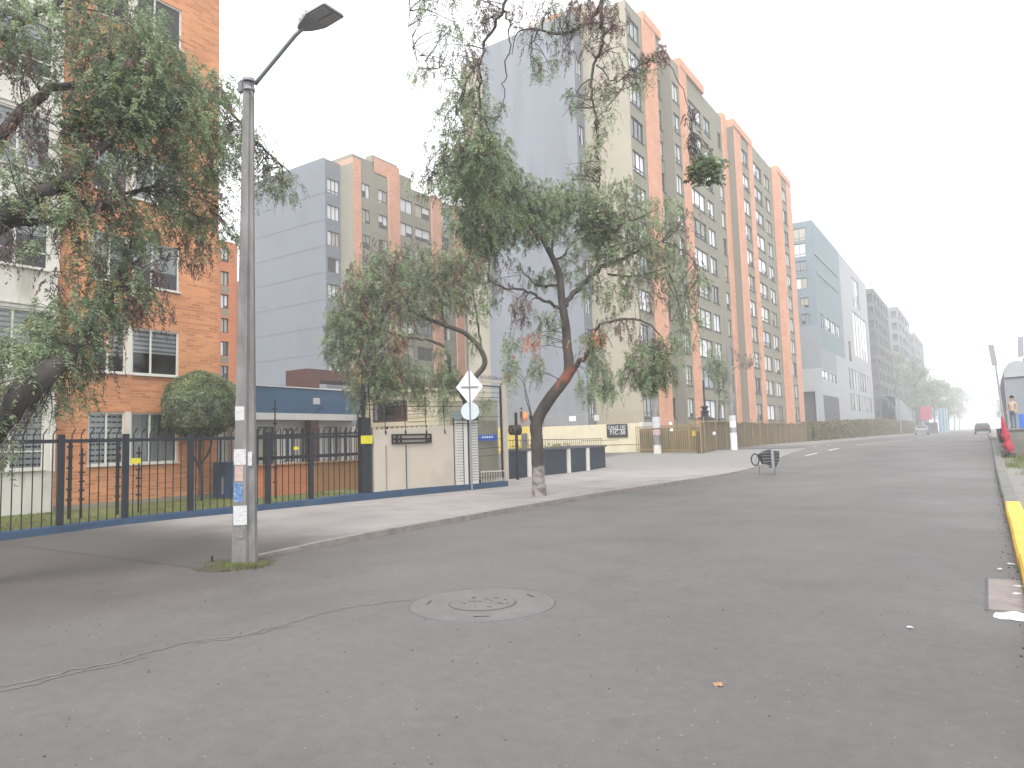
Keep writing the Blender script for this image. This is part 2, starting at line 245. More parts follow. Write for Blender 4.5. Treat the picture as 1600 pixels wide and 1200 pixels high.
# ---------------------------------------------------------------- mesh helpers
class MB:
    def __init__(s): s.v = []; s.f = []; s.m = []
    def quad(s, a, b, c, d, m=0):
        i = len(s.v); s.v += [tuple(a), tuple(b), tuple(c), tuple(d)]; s.f.append((i, i+1, i+2, i+3)); s.m.append(m)
    def poly(s, pts, m=0):
        i = len(s.v); s.v += [tuple(p) for p in pts]; s.f.append(tuple(range(i, i+len(pts)))); s.m.append(m)
    def box(s, a, b, m=0):
        x0, y0, z0 = a; x1, y1, z1 = b; i = len(s.v)
        s.v += [(x0, y0, z0), (x1, y0, z0), (x1, y1, z0), (x0, y1, z0), (x0, y0, z1), (x1, y0, z1), (x1, y1, z1), (x0, y1, z1)]
        for q in ((0, 3, 2, 1), (4, 5, 6, 7), (0, 1, 5, 4), (1, 2, 6, 5), (2, 3, 7, 6), (3, 0, 4, 7)): s.f.append(tuple(i+k for k in q)); s.m.append(m)
    def obox(s, c, u, vv, ww, m=0):      # centre and three half vectors
        c = Vector(c); u = Vector(u); vv = Vector(vv); ww = Vector(ww); i = len(s.v)
        for k in ((-1, -1, -1), (1, -1, -1), (1, 1, -1), (-1, 1, -1), (-1, -1, 1), (1, -1, 1), (1, 1, 1), (-1, 1, 1)): s.v.append(tuple(c+u*k[0]+vv*k[1]+ww*k[2]))
        for q in ((0, 3, 2, 1), (4, 5, 6, 7), (0, 1, 5, 4), (1, 2, 6, 5), (2, 3, 7, 6), (3, 0, 4, 7)): s.f.append(tuple(i+k for k in q)); s.m.append(m)
    def bar(s, a, b, t, t2=None, m=0):   # rectangular bar between two points, thickness t horizontally, t2 otherwise
        a = Vector(a); b = Vector(b); d = (b-a); L = d.length; d.normalize(); t2 = t2 or t
        side = d.cross(Vector((0, 0, 1)));
        if side.length < 1e-3: side = Vector((1, 0, 0))
        side.normalize(); up = side.cross(d)
        s.obox((a+b)/2, d*L/2, side*t/2, up*t2/2, m)
    def tube(s, pts, rad, n=8, m=0, cap=True, jit=0.0):
        pts = [Vector(p) for p in pts]; i0 = len(s.v); k = len(pts)
        if isinstance(rad, (int, float)): rad = [rad]*k
        ref = Vector((0.31, 0.95, 0.1))
        for j, p in enumerate(pts):
            d = (pts[min(j+1, k-1)]-pts[max(j-1, 0)]).normalized()
            a = ref-d*ref.dot(d)
            if a.length < .05: a = Vector((1, 0, 0))-d*d.x
            a.normalize(); b = d.cross(a); ref = a
            for q in range(n):
                t = 2*math.pi*q/n; r = rad[j]*(1+jit*random.uniform(-1, 1)); s.v.append(tuple(p+a*math.cos(t)*r+b*math.sin(t)*r))
        for j in range(k-1):
            for q in range(n):
                s.f.append((i0+j*n+q, i0+j*n+(q+1) % n, i0+(j+1)*n+(q+1) % n, i0+(j+1)*n+q)); s.m.append(m)
        if cap:
            s.f.append(tuple(i0+q for q in range(n))[::-1]); s.m.append(m); s.f.append(tuple(i0+(k-1)*n+q for q in range(n))); s.m.append(m)
    def build(s, name, mats, parent=None, smooth=False, bevel=0, loc=None):
        me = bpy.data.meshes.new(name); off = Vector(loc) if loc else Vector((0, 0, 0))
        if parent and 'wloc' in ROOTS.get(parent.name, {}): off = ROOTS[parent.name]['wloc']
        me.from_pydata([tuple(Vector(v)-off) for v in s.v], [], s.f)
        for m in (mats if isinstance(mats, (list, tuple)) else [mats]): me.materials.append(MAT[m])
        if len(me.materials) > 1: me.polygons.foreach_set('material_index', s.m)
        if smooth: me.polygons.foreach_set('use_smooth', [True]*len(me.polygons))
        me.update()
        o = bpy.data.objects.new(name, me); C.objects.link(o)
        if parent: o.parent = parent
        if loc: o.location = loc
        ROOTS[o.name] = {'wloc': off}
        if bevel:
            b = o.modifiers.new('bevel', 'BEVEL'); b.width = bevel; b.segments = 2; b.limit_method = 'ANGLE'
        return o
ROOTS = {}
def thing(name, loc, label, cat, group=None, kind=None):
    o = bpy.data.objects.new(name, None); C.objects.link(o); o.location = loc; o.empty_display_size = .2
    ROOTS[o.name] = {'wloc': Vector(loc)}
    o['label'] = label; o['category'] = cat
    if group: o['group'] = group
    if kind: o['kind'] = kind
    return o
def tag(o, label, cat, group=None, kind=None):
    o['label'] = label; o['category'] = cat
    if group: o['group'] = group
    if kind: o['kind'] = kind
    return o
def struct(o, label=None, kind='structure'):
    o['kind'] = kind
    if label: o['label'] = label; o['category'] = o.name.split('.')[0].replace('_', ' ')
    return o
def gz(y):
    t = min(max((y-26)/24, 0), 1); return .75*t*t*(3-2*t)
def copy_tree(root, loc, label=None):
    r = root.copy(); C.objects.link(r); r.location = loc
    if label: r['label'] = label
    for ch in root.children:
        c = ch.copy(); C.objects.link(c); c.parent = r
        for g in ch.children: d = g.copy(); C.objects.link(d); d.parent = c
    return r
def wall(mb, P, u, n, L, z0, z1, ops=(), m=0, depth=.16, mrev=None):
    """wall sheet with openings (u0,u1,za,zb) and their reveals"""
    P = Vector(P); u = Vector(u); n = Vector(n); us = sorted({0, L, *[o[0] for o in ops], *[o[1] for o in ops]}); zs = sorted({z0, z1, *[o[2] for o in ops], *[o[3] for o in ops]})
    def pt(a, z, d=0): q = P+u*a-n*d; return (q.x, q.y, z)
    for i in range(len(us)-1):
        run = None
        for j in range(len(zs)-1):
            cu = (us[i]+us[i+1])/2; cz = (zs[j]+zs[j+1])/2
            if any(o[0] < cu < o[1] and o[2] < cz < o[3] for o in ops):
                if run is not None: mb.quad(pt(us[i], run), pt(us[i+1], run), pt(us[i+1], zs[j]), pt(us[i], zs[j]), m); run = None
            elif run is None: run = zs[j]
        if run is not None: mb.quad(pt(us[i], run), pt(us[i+1], run), pt(us[i+1], z1), pt(us[i], z1), m)
    mr = m if mrev is None else mrev
    for a, b, c, d in ops:
        mb.quad(pt(a, c), pt(b, c), pt(b, c, depth), pt(a, c, depth), mr); mb.quad(pt(a, d), pt(b, d), pt(b, d, depth), pt(a, d, depth), mr)
        mb.quad(pt(a, c), pt(a, d), pt(a, d, depth), pt(a, c, depth), mr); mb.quad(pt(b, c), pt(b, d), pt(b, d, depth), pt(b, c, depth), mr)
def frame_into(mb, P, u, n, op, mulls, fw=.06, inset=.1, ft=.05, m=0, hbar=None):
    P = Vector(P); u = Vector(u); n = Vector(n); a, b, c, d = op
    def bx(ua, ub, za, zb):
        q = P+u*(ua+ub)/2-n*inset; mb.obox((q.x, q.y, (za+zb)/2), u*(ub-ua)/2, n*ft/2, Vector((0, 0, (zb-za)/2)), m)
    bx(a, b, c, c+fw); bx(a, b, d-fw, d); bx(a, a+fw, c+fw, d-fw); bx(b-fw, b, c+fw, d-fw)
    for q in mulls: x = a+(b-a)*q; bx(x-fw*.4, x+fw*.4, c+fw, d-fw)
    if hbar: z = c+(d-c)*hbar; bx(a+fw, b-fw, z-fw*.35, z+fw*.35)
def sheet_rect(mb, P, u, n, ua, ub, za, zb, inset, m=0):
    P = Vector(P)-Vector(n)*inset; u = Vector(u); p = lambda a, z: ((P+u*a).x, (P+u*a).y, z)
    mb.quad(p(ua, za), p(ub, za), p(ub, zb), p(ua, zb), m)
CURT = ['curt_sky_white', 'curt_cream', 'curt_grey', 'curt_dark', 'curt_wine']
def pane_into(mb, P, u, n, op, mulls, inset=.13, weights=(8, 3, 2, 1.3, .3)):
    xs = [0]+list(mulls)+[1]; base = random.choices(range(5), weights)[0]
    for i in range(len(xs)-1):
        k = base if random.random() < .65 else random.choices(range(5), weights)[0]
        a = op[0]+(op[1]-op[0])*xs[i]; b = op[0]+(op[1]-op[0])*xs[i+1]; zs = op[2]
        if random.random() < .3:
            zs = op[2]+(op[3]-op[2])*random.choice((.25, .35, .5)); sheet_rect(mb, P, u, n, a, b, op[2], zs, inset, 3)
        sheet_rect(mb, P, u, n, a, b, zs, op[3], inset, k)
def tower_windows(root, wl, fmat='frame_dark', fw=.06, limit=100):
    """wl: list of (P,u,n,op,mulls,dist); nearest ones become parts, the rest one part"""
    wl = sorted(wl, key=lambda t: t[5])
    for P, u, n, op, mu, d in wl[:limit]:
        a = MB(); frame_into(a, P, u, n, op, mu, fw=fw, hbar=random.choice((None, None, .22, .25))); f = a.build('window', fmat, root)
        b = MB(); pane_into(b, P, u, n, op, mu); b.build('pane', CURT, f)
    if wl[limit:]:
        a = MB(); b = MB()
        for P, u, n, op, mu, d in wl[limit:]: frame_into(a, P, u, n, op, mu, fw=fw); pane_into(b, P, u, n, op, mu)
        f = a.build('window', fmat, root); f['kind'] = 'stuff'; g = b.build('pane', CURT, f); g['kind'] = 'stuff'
PX, PY, NX, NY = (1, 0, 0), (0, 1, 0), (-1, 0, 0), (0, -1, 0)
HAZE = .0021
# ================================================================ GROUND
def sheet(name, xl, xr, ys, dz, mat, nx=1, skirt=0):
    mb = MB(); n = []
    for y in ys:
        a = xl(y) if callable(xl) else xl; b = xr(y) if callable(xr) else xr
        n.append([(a+(b-a)*i/nx, y, gz(y)+dz) for i in range(nx+1)])
    for j in range(len(ys)-1):
        for i in range(nx): mb.quad(n[j][i], n[j][i+1], n[j+1][i+1], n[j+1][i])
    if skirt:
        for j in range(len(ys)-1):
            for i in (0, nx):
                p, q = n[j][i], n[j+1][i]; mb.quad(p, q, (q[0], q[1], q[2]-skirt), (p[0], p[1], p[2]-skirt))
    return mb.build(name, mat)
YS = [-60, 0, 26]+[26+i*1.5 for i in range(1, 17)]+[60, 100, 200, 500, 1500]
o = struct(sheet('ground', -900, 900, YS, -.008, 'asphalt_dark'))
o = struct(sheet('road', lambda y: -9.0 if y < 46 else -10.0, .2, YS[:-1], 0, 'asphalt'))
# asphalt apron on the left of the road (garage ramp beside the pavement)
o = struct(sheet('driveway_apron', lambda y: -15.84+.148*(y-5.87), -9.0, [-20, 0, 7.6], .0, 'asphalt'))
# pale pavement with its kerb
def kx(y):
    if y < 10: return -9.02
    return -9.05-.12*math.sin((y-10)/4)+.25*max(0, min(1, (y-17)/8))
Kz = .09
def pavement_z(y):
    return Kz*max(0, min(1, (y-5.7)/2.6)) if y < 26 else Kz*max(.15, 1-(y-26)/6)
mb = MB()
ys = [5.7, 6.0, 6.45, 6.8, 7.2, 7.6, 8]+[9+i for i in range(18)]+[27+i for i in range(19)]
rows = []
for y in ys:
    z = gz(y)+pavement_z(y)+.004
    xr = kx(y)-.16
    fl = -15.84+.148*(y-5.87) if y < 20 else (-16.3 if y < 24 else -17.0)
    if y > 33: fl = -19.5
    xl = fl
    rows.append([(xl, y, z), (xl*.6+xr*.4, y, z), (xr, y, z), (xr, y, z), (xr+.16, y, z+.004), (xr+.16, y, gz(y)-.05)])
for j in range(len(rows)-1):
    a, b = rows[j], rows[j+1]
    for i, m in ((0, 0), (1, 0), (3, 1 if ys[j] > 6.4 else 0), (4, 1 if ys[j] > 6.4 else 0)): mb.quad(a[i], a[i+1], b[i+1], b[i], m)
struct(mb.build('pavement', ['paving', 'kerb']))
struct(sheet('far_pavement', -14.6, -10.0, [46, 60, 100, 200, 500], .02, 'paving_grey'))
# right pavement
RY = [-20, 0, 8, 17.0, 26]+[28+i*3 for i in range(9)]+[80, 200, 500]
struct(sheet('right_pavement', .45, 8.0, RY, .13, 'paving_grey'))
struct(sheet('ground_beyond_right', 8.0, 40.0, RY, .02, 'lawn'))
def kerb(name, y0, y1, mat, seg, label):
    mb = MB(); y = y0
    while y < y1-.01:
        e = min(y+seg, y1); j = random.uniform(-.006, .006)
        a, b = gz(y), gz(e)
        i = len(mb.v); g = .006
        for yy, zz in ((y+g, a), (e-g, b)):
            mb.v += [(.20+j, yy, zz-.08), (.20+j, yy, zz+.115), (.225+j, yy, zz+.145), (.45, yy, zz+.15), (.45, yy, zz-.08)]
        for q in range(4): mb.f.append((i+q, i+q+1, i+q+6, i+q+5)); mb.m.append(0)
        mb.f.append((i, i+1, i+2, i+3, i+4)); mb.m.append(0); mb.f.append((i+5, i+6, i+7, i+8, i+9)); mb.m.append(0)
        y = e
    struct(mb.build(name, mat), label)
kerb('yellow_kerb', -4, 17.0, 'yellow', 1.0, 'yellow painted kerb stones on the right side of the road')
kerb('grey_kerb', 17.0, 120, 'kerb_grey', 1.0, 'plain grey kerb stones beyond the yellow painted ones')
# faded white lane line
mb = MB()
pts = [(-7.85, 38.9), (-7.2, 44), (-6.7, 49), (-6.2, 54), (-5.7, 60), (-5.2, 68)]
for (xa, ya), (xb, yb) in zip(pts, pts[1:]):
    mb.quad((xa-.06, ya, gz(ya)+.006), (xa+.06, ya, gz(ya)+.006), (xb+.06, yb, gz(yb)+.006), (xb-.06, yb, gz(yb)+.006))
mb.quad((-9.1, 47, gz(47)+.006), (-8.9, 47, gz(47)+.006), (-8.6, 51, gz(51)+.006), (-8.8, 51, gz(51)+.006))
struct(mb.build('lane_line', 'white_paint'), 'thin white line on the far part of the road')
# tarred crack: two irregular raised ribbons
mb = MB()
cr = [(-5.86, 1.9), (-5.77, 2.4), (-5.78, 2.62), (-5.68, 2.9), (-5.72, 3.12), (-5.68, 3.52), (-5.5, 3.76), (-5.45, 4.05), (-5.42, 4.31), (-5.42, 4.76), (-5.34, 5.1), (-5.19, 5.36), (-5.0, 5.6)]
def ribbon(pts, w, off, z, step=.03, j=.4):
    P = []
    for (xa, ya), (xb, yb) in zip(pts, pts[1:]):
        n = max(2, int(math.dist((xa, ya), (xb, yb))/step))
        for i in range(n): P.append((xa+(xb-xa)*i/n, ya+(yb-ya)*i/n))
    wob = 0; prev = None
    for k, (x, y) in enumerate(P):
        wob = wob*.82+random.uniform(-1, 1)*.017; ww = w*(1+random.uniform(-j, j)); x += off+wob
        cur = ((x-ww, y, z), (x, y, z+.004), (x+ww, y, z))
        if prev: mb.quad(prev[0], prev[1], cur[1], cur[0], 0); mb.quad(prev[1], prev[2], cur[2], cur[1], 1)
        prev = cur
ribbon(cr, .011, 0, .004, .025, .7); ribbon(cr[:5], .012, .09, .004, .025, .8); ribbon(cr[5:9], .012, .07, .004, .025, .8)
struct(mb.build('road_crack', ['crack_tar', 'collar_concrete']), 'long tarred crack crossing the road beside the manhole')
# manhole: large round concrete collar with an iron cover
def ring(mb, cx, cy, r0, r1, z0, z1, m=0, n=72, jit=0):
    rs = [1+random.uniform(-jit, jit) for _ in range(n)]
    for i in range(n):
        a, b = 2*math.pi*i/n, 2*math.pi*(i+1)/n; j = (i+1) % n
        p = lambda r, t, z, q: (cx+r*rs[q]*math.cos(t), cy+r*rs[q]*math.sin(t), z)
        mb.quad(p(r0, a, z0, i), p(r1, a, z1, i), p(r1, b, z1, j), p(r0, b, z0, j), m)
cx, cy = -4.28, 5.76
t = thing('manhole', (cx, cy, 0), 'round manhole cover in a wide circular collar set into the asphalt', 'manhole')
mb = MB(); ring(mb, cx, cy, .405, .72, .010, .008, 0, jit=.004); ring(mb, cx, cy, .72, .733, .009, -.002, 1, jit=.004); mb.build('collar', ['collar_concrete', 'darkgrey'], t)
for ang in (62, 205, 305):
    mb = MB(); a = R(ang); c = (cx+.55*math.cos(a), cy+.55*math.sin(a), .0105); uu = Vector((-math.sin(a), math.cos(a), 0)); mb.obox(c, uu*.075, Vector((math.cos(a), math.sin(a), 0))*.007, (0, 0, .002)); mb.build('slot', 'iron_black', t)
mb = MB(); ring(mb, cx, cy, .326, .336, .0095, .0095, 1, jit=.02); ring(mb, cx, cy, 0.0, .326, .014, .012, 0, jit=.003)
ring(mb, cx, cy, .336, .405, .0085, .010, 0)
for k in range(14):
    a = random.uniform(0, 6.28); r = random.uniform(.05, .3); s = random.uniform(.01, .03); mb.obox((cx+r*math.cos(a), cy+r*math.sin(a), .0165), (s, 0, 0), (0, s*.3, 0), (0, 0, .0015), 1)
mb.build('cover', ['collar_concrete', 'darkgrey'], t)
# square inspection cover beside the yellow kerb, litter
mb = MB(); mb.box((-.09, 7.57, -.02), (.19, 9.09, .010), 0); mb.box((-.12, 7.54, -.02), (-.09, 9.12, .006), 1); mb.box((-.09, 9.09, -.02), (.19, 9.12, .006), 1)
tag(mb.build('drain_cover', ['kerb', 'darkgrey'], loc=(.05, 8.3, 0)), 'rectangular concrete drain slab in the gutter by the yellow kerb', 'drain cover')
def crumple(name, c, s, mat, label, cat, n=14, group=None):
    bm = bmesh.new(); bmesh.ops.create_icosphere(bm, subdivisions=2, radius=1)
    for v in bm.verts:
        k = 1+random.uniform(-.35, .35); v.co = Vector((v.co.x*s[0]*k, v.co.y*s[1]*k, max(-.1, v.co.z)*s[2]*k))
    me = bpy.data.meshes.new(name); bm.to_mesh(me); bm.free(); me.materials.append(MAT[mat]); o = bpy.data.objects.new(name, me); C.objects.link(o); o.location = c
    return tag(o, label, cat, group)
crumple('plastic_bag', (.10, 7.33, .006), (.13, .10, .045), 'plastic', 'crumpled white plastic bag lying in the gutter below the drain slab', 'plastic bag')
for i, (x, y, s, lb) in enumerate([(.14, 8.35, .045, 'white paper scrap on the drain slab nearest the yellow kerb'), (.17, 8.75, .05, 'white paper scrap against the yellow kerb at the upper edge of the drain slab'), (.13, 10.1, .04, 'white paper scrap in the gutter beyond the drain slab'), (.02, 9.7, .028, 'tiny pale scrap on asphalt just beyond the drain slab'), (-.62, 6.6, .025, 'tiny white scrap on open asphalt left of the plastic bag')]):
    crumple('paper_scrap', (x, y, .012), (s, s*.6, .012), 'paper', lb, 'litter', group='paper scraps in the gutter')
crumple('dry_leaf', (-1.54, 4.59, .004), (.035, .028, .014), 'leaf_dead', 'small curled brown dry leaf alone on the open asphalt', 'leaf')
# loose grit along the right gutter
mb = MB()
for k in range(420):
    y = random.uniform(4.5, 30); x = .19-abs(random.gauss(0, .05)); s = random.uniform(.003, .009); mb.obox((x, y, gz(y)+s*.5), (s, 0, 0), (0, s*random.uniform(.5, 1), 0), (0, 0, s*.6), random.choice((0, 0, 0, 1, 2)))
struct(mb.build('gutter_grit', ['soil', 'kerb_grey', 'leaf_dead']), 'grit and crumbs along the right gutter', 'stuff')
mb = MB()
for k in range(320):
    x = random.uniform(-8, 0); y = random.uniform(1.5, 9); s = random.uniform(.002, .006); mb.obox((x, y, s*.4), (s, 0, 0), (0, s, 0), (0, 0, s*.5), random.choice((0, 0, 2)))
struct(mb.build('loose_gravel', ['darkgrey', 'kerb', 'soil']), 'fine loose stones scattered on the asphalt', 'stuff')

# ================================================================ FENCE LINE (left)
FA = Vector((-15.84, 5.87, 0)); FB = Vector((-13.8, 19.67, 0)); FD = (FB-FA).normalized(); FN = Vector((FD.y, -FD.x, 0))
def FP(y, off=0, z=0): p = FA+FD*((y-FA.y)/FD.y)+FN*off; return Vector((p.x, p.y, z))
# low blue wall
t0 = FP(-3); t1 = FP(20.0)
mb = MB()
ys = [-3+i*1.0 for i in range(24)]
for a, b in zip(ys, ys[1:]):
    za = .17+.015*max(0, min(a, 14)-6)+(.015*math.sin(a*.9)); zb = .17+.015*max(0, min(b, 14)-6)+(.015*math.sin(b*.9))
    p = [FP(a, .13, -.05), FP(b, .13, -.05), FP(b, .12, zb), FP(a, .12, za), FP(a, -.12, za+.01), FP(b, -.12, zb+.01), FP(a, -.12, -.05), FP(b, -.12, -.05)]
    mb.quad(p[0], p[1], p[2], p[3]); mb.quad(p[3], p[2], p[5], p[4]); mb.quad(p[4], p[5], p[7], p[6])
mb.quad(FP(20, .13, -.05), FP(20, -.12, -.05), FP(20, -.12, .29), FP(20, .12, .28))
tag(mb.build('low_wall', 'navy', loc=tuple(FP(12))), 'low navy blue plinth wall under the iron fence and the beige wall', 'low wall')
t = thing('iron_fence', tuple(FP(6, 0, .17)), 'dark iron picket fence with bent tips on the navy blue plinth', 'fence')
mb = MB(); mb.bar(FP(-2.5, 0, 1.885), FP(14.35, 0, 1.885), .04, .075); mb.build('rail', 'iron', t)
posts = [2.6, 4.3, 5.55, 6.85, 8.06, 9.44, 11.35, 12.55]
for py in posts:
    mb = MB(); p = FP(py, 0, 1.09); mb.obox(p, FD*.06, FN*.045, (0, 0, .93)); mb.build('post', 'iron', t)
mb = MB(); mb.obox(FP(14.25, 0, 1.35), FD*.16, FN*.1, (0, 0, 1.05)); mb.build('end_post', 'iron', t)
py = 2.0; cnt = 0
while py < 14.1:
    if min(abs(py-q) for q in posts) > .10:
        mb = MB(); zb = .17+.006*max(0, py-6)
        mb.tube([FP(py, 0, zb), FP(py, 0, 1.96), FP(py, .0, 2.02), FP(py+.045, .045, 2.12), FP(py+.05, .05, 2.14)], .0125, 5); mb.build('picket', 'iron_black', t)
    py += .168
# plates
for y, z, s, lb, nm in ((8.25, 1.43, .085, 'small yellow plate tied to the fence in front of the lace curtained window', 'a'), (12.1, 1.60, .06, 'small narrow yellow plate on the fence right of the lamp post', 'b'), (14.25, 1.78, .165, 'large yellow warning plate on the end post of the iron fence', 'c')):
    mb = MB(); mb.obox(FP(y, .05 if nm != 'c' else .115, z), FD*s*1.2, FN*.004, (0, 0, s*.7)); tag(mb.build('warning_plate', 'sign_yellow', loc=tuple(FP(y, .05, z))), lb, 'sign', 'yellow warning plates on the iron fence')
# electric fence posts with insulators behind the iron fence
for i, (x, y, z0, z1, lb) in enumerate([(-17.0, 7.6, .15, 1.95, 'thin dark electric fence post with insulator stubs behind the leftmost wide fence post'), (-17.0, 8.66, .15, 1.9, 'thin dark electric fence post with insulator stubs in front of the striped blind window'), (-17.0, 9.15, .15, 1.75, 'slim rod with insulator stubs left of the yellow plate'), (-17.0, 7.86, .15, 1.75, 'slim rod with insulator stubs between brick corner and striped blind window'), (-16.9, 13.0, .2, 3.0, 'tall dark electric fence post rising in front of the blue fascia')]):
    tt = thing('electric_fence_post', (x, y, z0), lb, 'post', 'electric fence posts behind the iron fence')
    mb = MB(); mb.tube([(x, y, z0), (x, y, z1)], .03 if i in (0, 1) else .02, 6); mb.build('rod', 'iron_black', tt)
    for k in range(6):
        z = z0+.45+(z1-z0-.5)*k/5.5; mb = MB(); mb.tube([(x, y-.06, z), (x, y+.06, z)], .022, 6); mb.build('insulator', 'iron_black', tt)
# lawn and grass
mb = MB()
n = 14
for i in range(n):
    for j in range(6):
        pt = lambda a, b: (lambda Y: (FP(Y, -.12).x*(1-b/6)+(-20.2)*(b/6), Y, .17+.01*b/6+.01*math.sin(Y*3+b)))(-3+a*(19.5)/n)
        mb.quad(pt(i, j), pt(i+1, j), pt(i+1, j+1), pt(i, j+1))
struct(mb.build('lawn', 'lawn'))
def blades(name, pts, h, w, mat='grass', label='', bend=.4):
    P = np.array(pts); n = len(P); a = rng.uniform(0, 2*np.pi, n); hh = h*rng.uniform(.5, 1.3, n)
    side = np.stack([np.cos(a), np.sin(a), 0*a], 1)*w/2; lean = np.stack([np.cos(a+1.57), np.sin(a+1.57), 0*a], 1)*(hh*bend*rng.uniform(.2, 1, n))[:, None]
    top = P+lean; top[:, 2] += hh
    V = np.stack([P-side, P+side, top], 1).reshape(-1, 3)
    me = bpy.data.meshes.new(name); me.vertices.add(len(V)); me.vertices.foreach_set('co', V.ravel()); me.loops.add(3*n); me.loops.foreach_set('vertex_index', np.arange(3*n))
    me.polygons.add(n); me.polygons.foreach_set('loop_start', np.arange(0, 3*n, 3)); me.polygons.foreach_set('loop_total', np.full(n, 3)); me.update(); me.materials.append(MAT[mat])
    o = bpy.data.objects.new(name, me); C.objects.link(o); o['kind'] = 'stuff'; o['label'] = label; o['category'] = 'grass'; return o
pts = []
for k in range(26000):
    Y = random.uniform(3.5, 15.5); xa = FP(Y, -.14).x; X = random.uniform(-19.85 if Y < 13 else -20, xa); pts.append((X, Y, .16))
blades('lawn_grass', pts, .055, .012, label='short grass on the lawn behind the iron fence')
pts = [(-8.83+random.gauss(0, .30)*1.2, 6.12+random.gauss(0, .16), 0) for _ in range(1500)]
pts = [p for p in pts if abs(p[0]+8.83) < .62]
blades('pole_foot_grass', pts, .05, .010, label='tuft of weeds around the foot of the lamp post')
mb = MB(); ring(mb, -8.85, 6.12, 0, .5, .012, .006, 0, 24, .12); ring(mb, -8.85, 6.12, .5, .56, .006, -.003, 0, 24, .12); struct(mb.build('soil_patch', 'soil'), 'soil ring around the lamp post', 'stuff')
pts = []
for c in [(.62, 36, .15, .7, 500), (1.3, 33, .35, 1.5, 1300), (.75, 30.5, .15, .6, 250), (1.5, 38, .4, 1.5, 600), (1.2, 27, .2, .8, 250), (1.0, 22, .12, .5, 150)]:
    for k in range(c[4]):
        y = c[1]+random.gauss(0, c[3]); pts.append((max(.5, c[0]+random.gauss(0, c[2])), y, gz(y)+.13))
blades('verge_grass', pts, .14, .02, label='tufts of grass on the right pavement')

# ================================================================ LAMP POST
lx, ly = -8.83, 6.28
t = thing('street_lamp', (lx, ly, 0), 'concrete street lamp post with pasted papers and a long slanting arm at the pavement edge', 'street lamp')
mb = MB()
# channel-shaped reinforced post: wide web and rear flange, tapering
def sect(z, f):
    wv = .115*f; return [(-wv*1.15, -wv*.8), (wv*.35, -wv*.8), (wv*.55, -wv*.3), (wv*1.15, -wv*.1), (wv*1.15, wv*.7), (-wv*1.15, wv*.7)]
cz, sz = math.cos(R(34)), math.sin(R(34))
prev = None
for z, f, dx in ((-.05, 1.16, 0), (.5, 1.07, .0), (1.5, .96, .01), (3, .82, .025), (5, .64, .05), (7.05, .50, .08)):
    cur = [(lx+dx+a*cz-b*sz, ly+a*sz+b*cz, z) for a, b in sect(z, f)]
    if prev:
        for q in range(6): mb.quad(prev[q], prev[(q+1) % 6], cur[(q+1) % 6], cur[q])
    prev = cur
mb.poly(prev); pole = mb.build('pole', 'pole', t)
U = Vector((cz, sz, 0)); V = Vector((sz, -cz, 0))      # to the right, towards the camera
def paper(z, w, h, x, mat, dz=0, y=.118):
    mb = MB(); c = Vector((lx, ly, 0))+U*x+V*y; mb.obox((c.x, c.y, z), U*w/2, V*.0025, (0, 0, h/2)); o = mb.build('poster', mat, t); return o
paper(2.12, .13, .20, -.045, 'paper', y=.091); paper(1.50, .17, .22, -.04, 'paper', y=.096); paper(1.47, .09, .20, .075, 'paper', y=.060)
paper(1.27, .11, .22, -.05, 'paper_pink', y=.098); paper(1.0, .12, .26, -.06, 'paper_blue', y=.100); paper(.68, .19, .27, -.03, 'paper', y=.106); paper(.42, .08, .12, -.02, 'pole', y=.110)
mb = MB()
for z in (6.92, 7.06): mb.tube([(lx+.08, ly, z), (lx+.08, ly, z+.045)], .088, 12)
mb.obox((lx-.05, ly-.03, 7.0), (.05, 0, 0), (0, .03, 0), (0, 0, .07)); mb.obox((lx-.08, ly-.03, 7.1), (.05, 0, .01), (0, .015, 0), (0, 0, .015)); mb.tube([(lx+.14, ly-.02, 6.93), (lx+.22, ly-.02, 6.78)], .006, 4); mb.build('bracket', 'metal', t)
mb = MB(); A = Vector((lx+.16, ly, 7.05)); B = Vector((-7.56, ly, 7.47))
arm = [A, A+(B-A)*.5+Vector((0, 0, .0)), B-(B-A)*.08+Vector((0, 0, .0)), B+Vector((.08, 0, .01))]
arm = [(-8.62, ly, 6.98), (-8.2, ly, 7.20-.0), (-7.72, ly, 7.40), (-7.56, ly, 7.44)]
arm = [(-8.60, ly, 6.98), (-8.48, ly, 7.04), (-7.70, ly, 7.41), (-7.52, ly, 7.465)]
mb.tube(arm, .030, 10); mb.build('arm', 'metal', t, smooth=True)
# lamp head: faceted neck widening to a flat square tray seen from below
hc = Vector((-7.52, ly, 7.47)); hd = Vector((.992, 0, .03)).normalized(); hs_ = Vector((0, 1, 0)); hu = Vector((-.12, 0, .99))
mb = MB(); prof = [(-.08, .05, .045), (.01, .10, .075), (.10, .135, .085), (.22, .175, .085), (.25, .19, .06), (.60, .185, .045), (.62, .17, .03)]
prev = None
for a, wv, hh in prof:
    cur = [hc+hd*a+hs_*wv-hu*hh*.35, hc+hd*a+hs_*wv*.9+hu*hh*.5, hc+hd*a-hs_*wv*.9+hu*hh*.5, hc+hd*a-hs_*wv-hu*hh*.35]
    if prev:
        for q in range(4): mb.quad(prev[q], prev[(q+1) % 4], cur[(q+1) % 4], cur[q])
    else: mb.poly(cur)
    prev = cur
mb.poly(prev)
for a in (.0, .1, .2): mb.obox(hc+hd*(a+.03)+hu*.055, hd*.008, hs_*(.1+a*.3), hu*.022)
head = mb.build('lamp_head', 'lamp_grey', t)
for sgn in (-1, 1):
    mb = MB(); mb.obox(hc+hd*.43+hs_*.09*sgn-hu*.026, hd*.14, hs_*.074, hu*.006); mb.build('lens', 'lens', head)
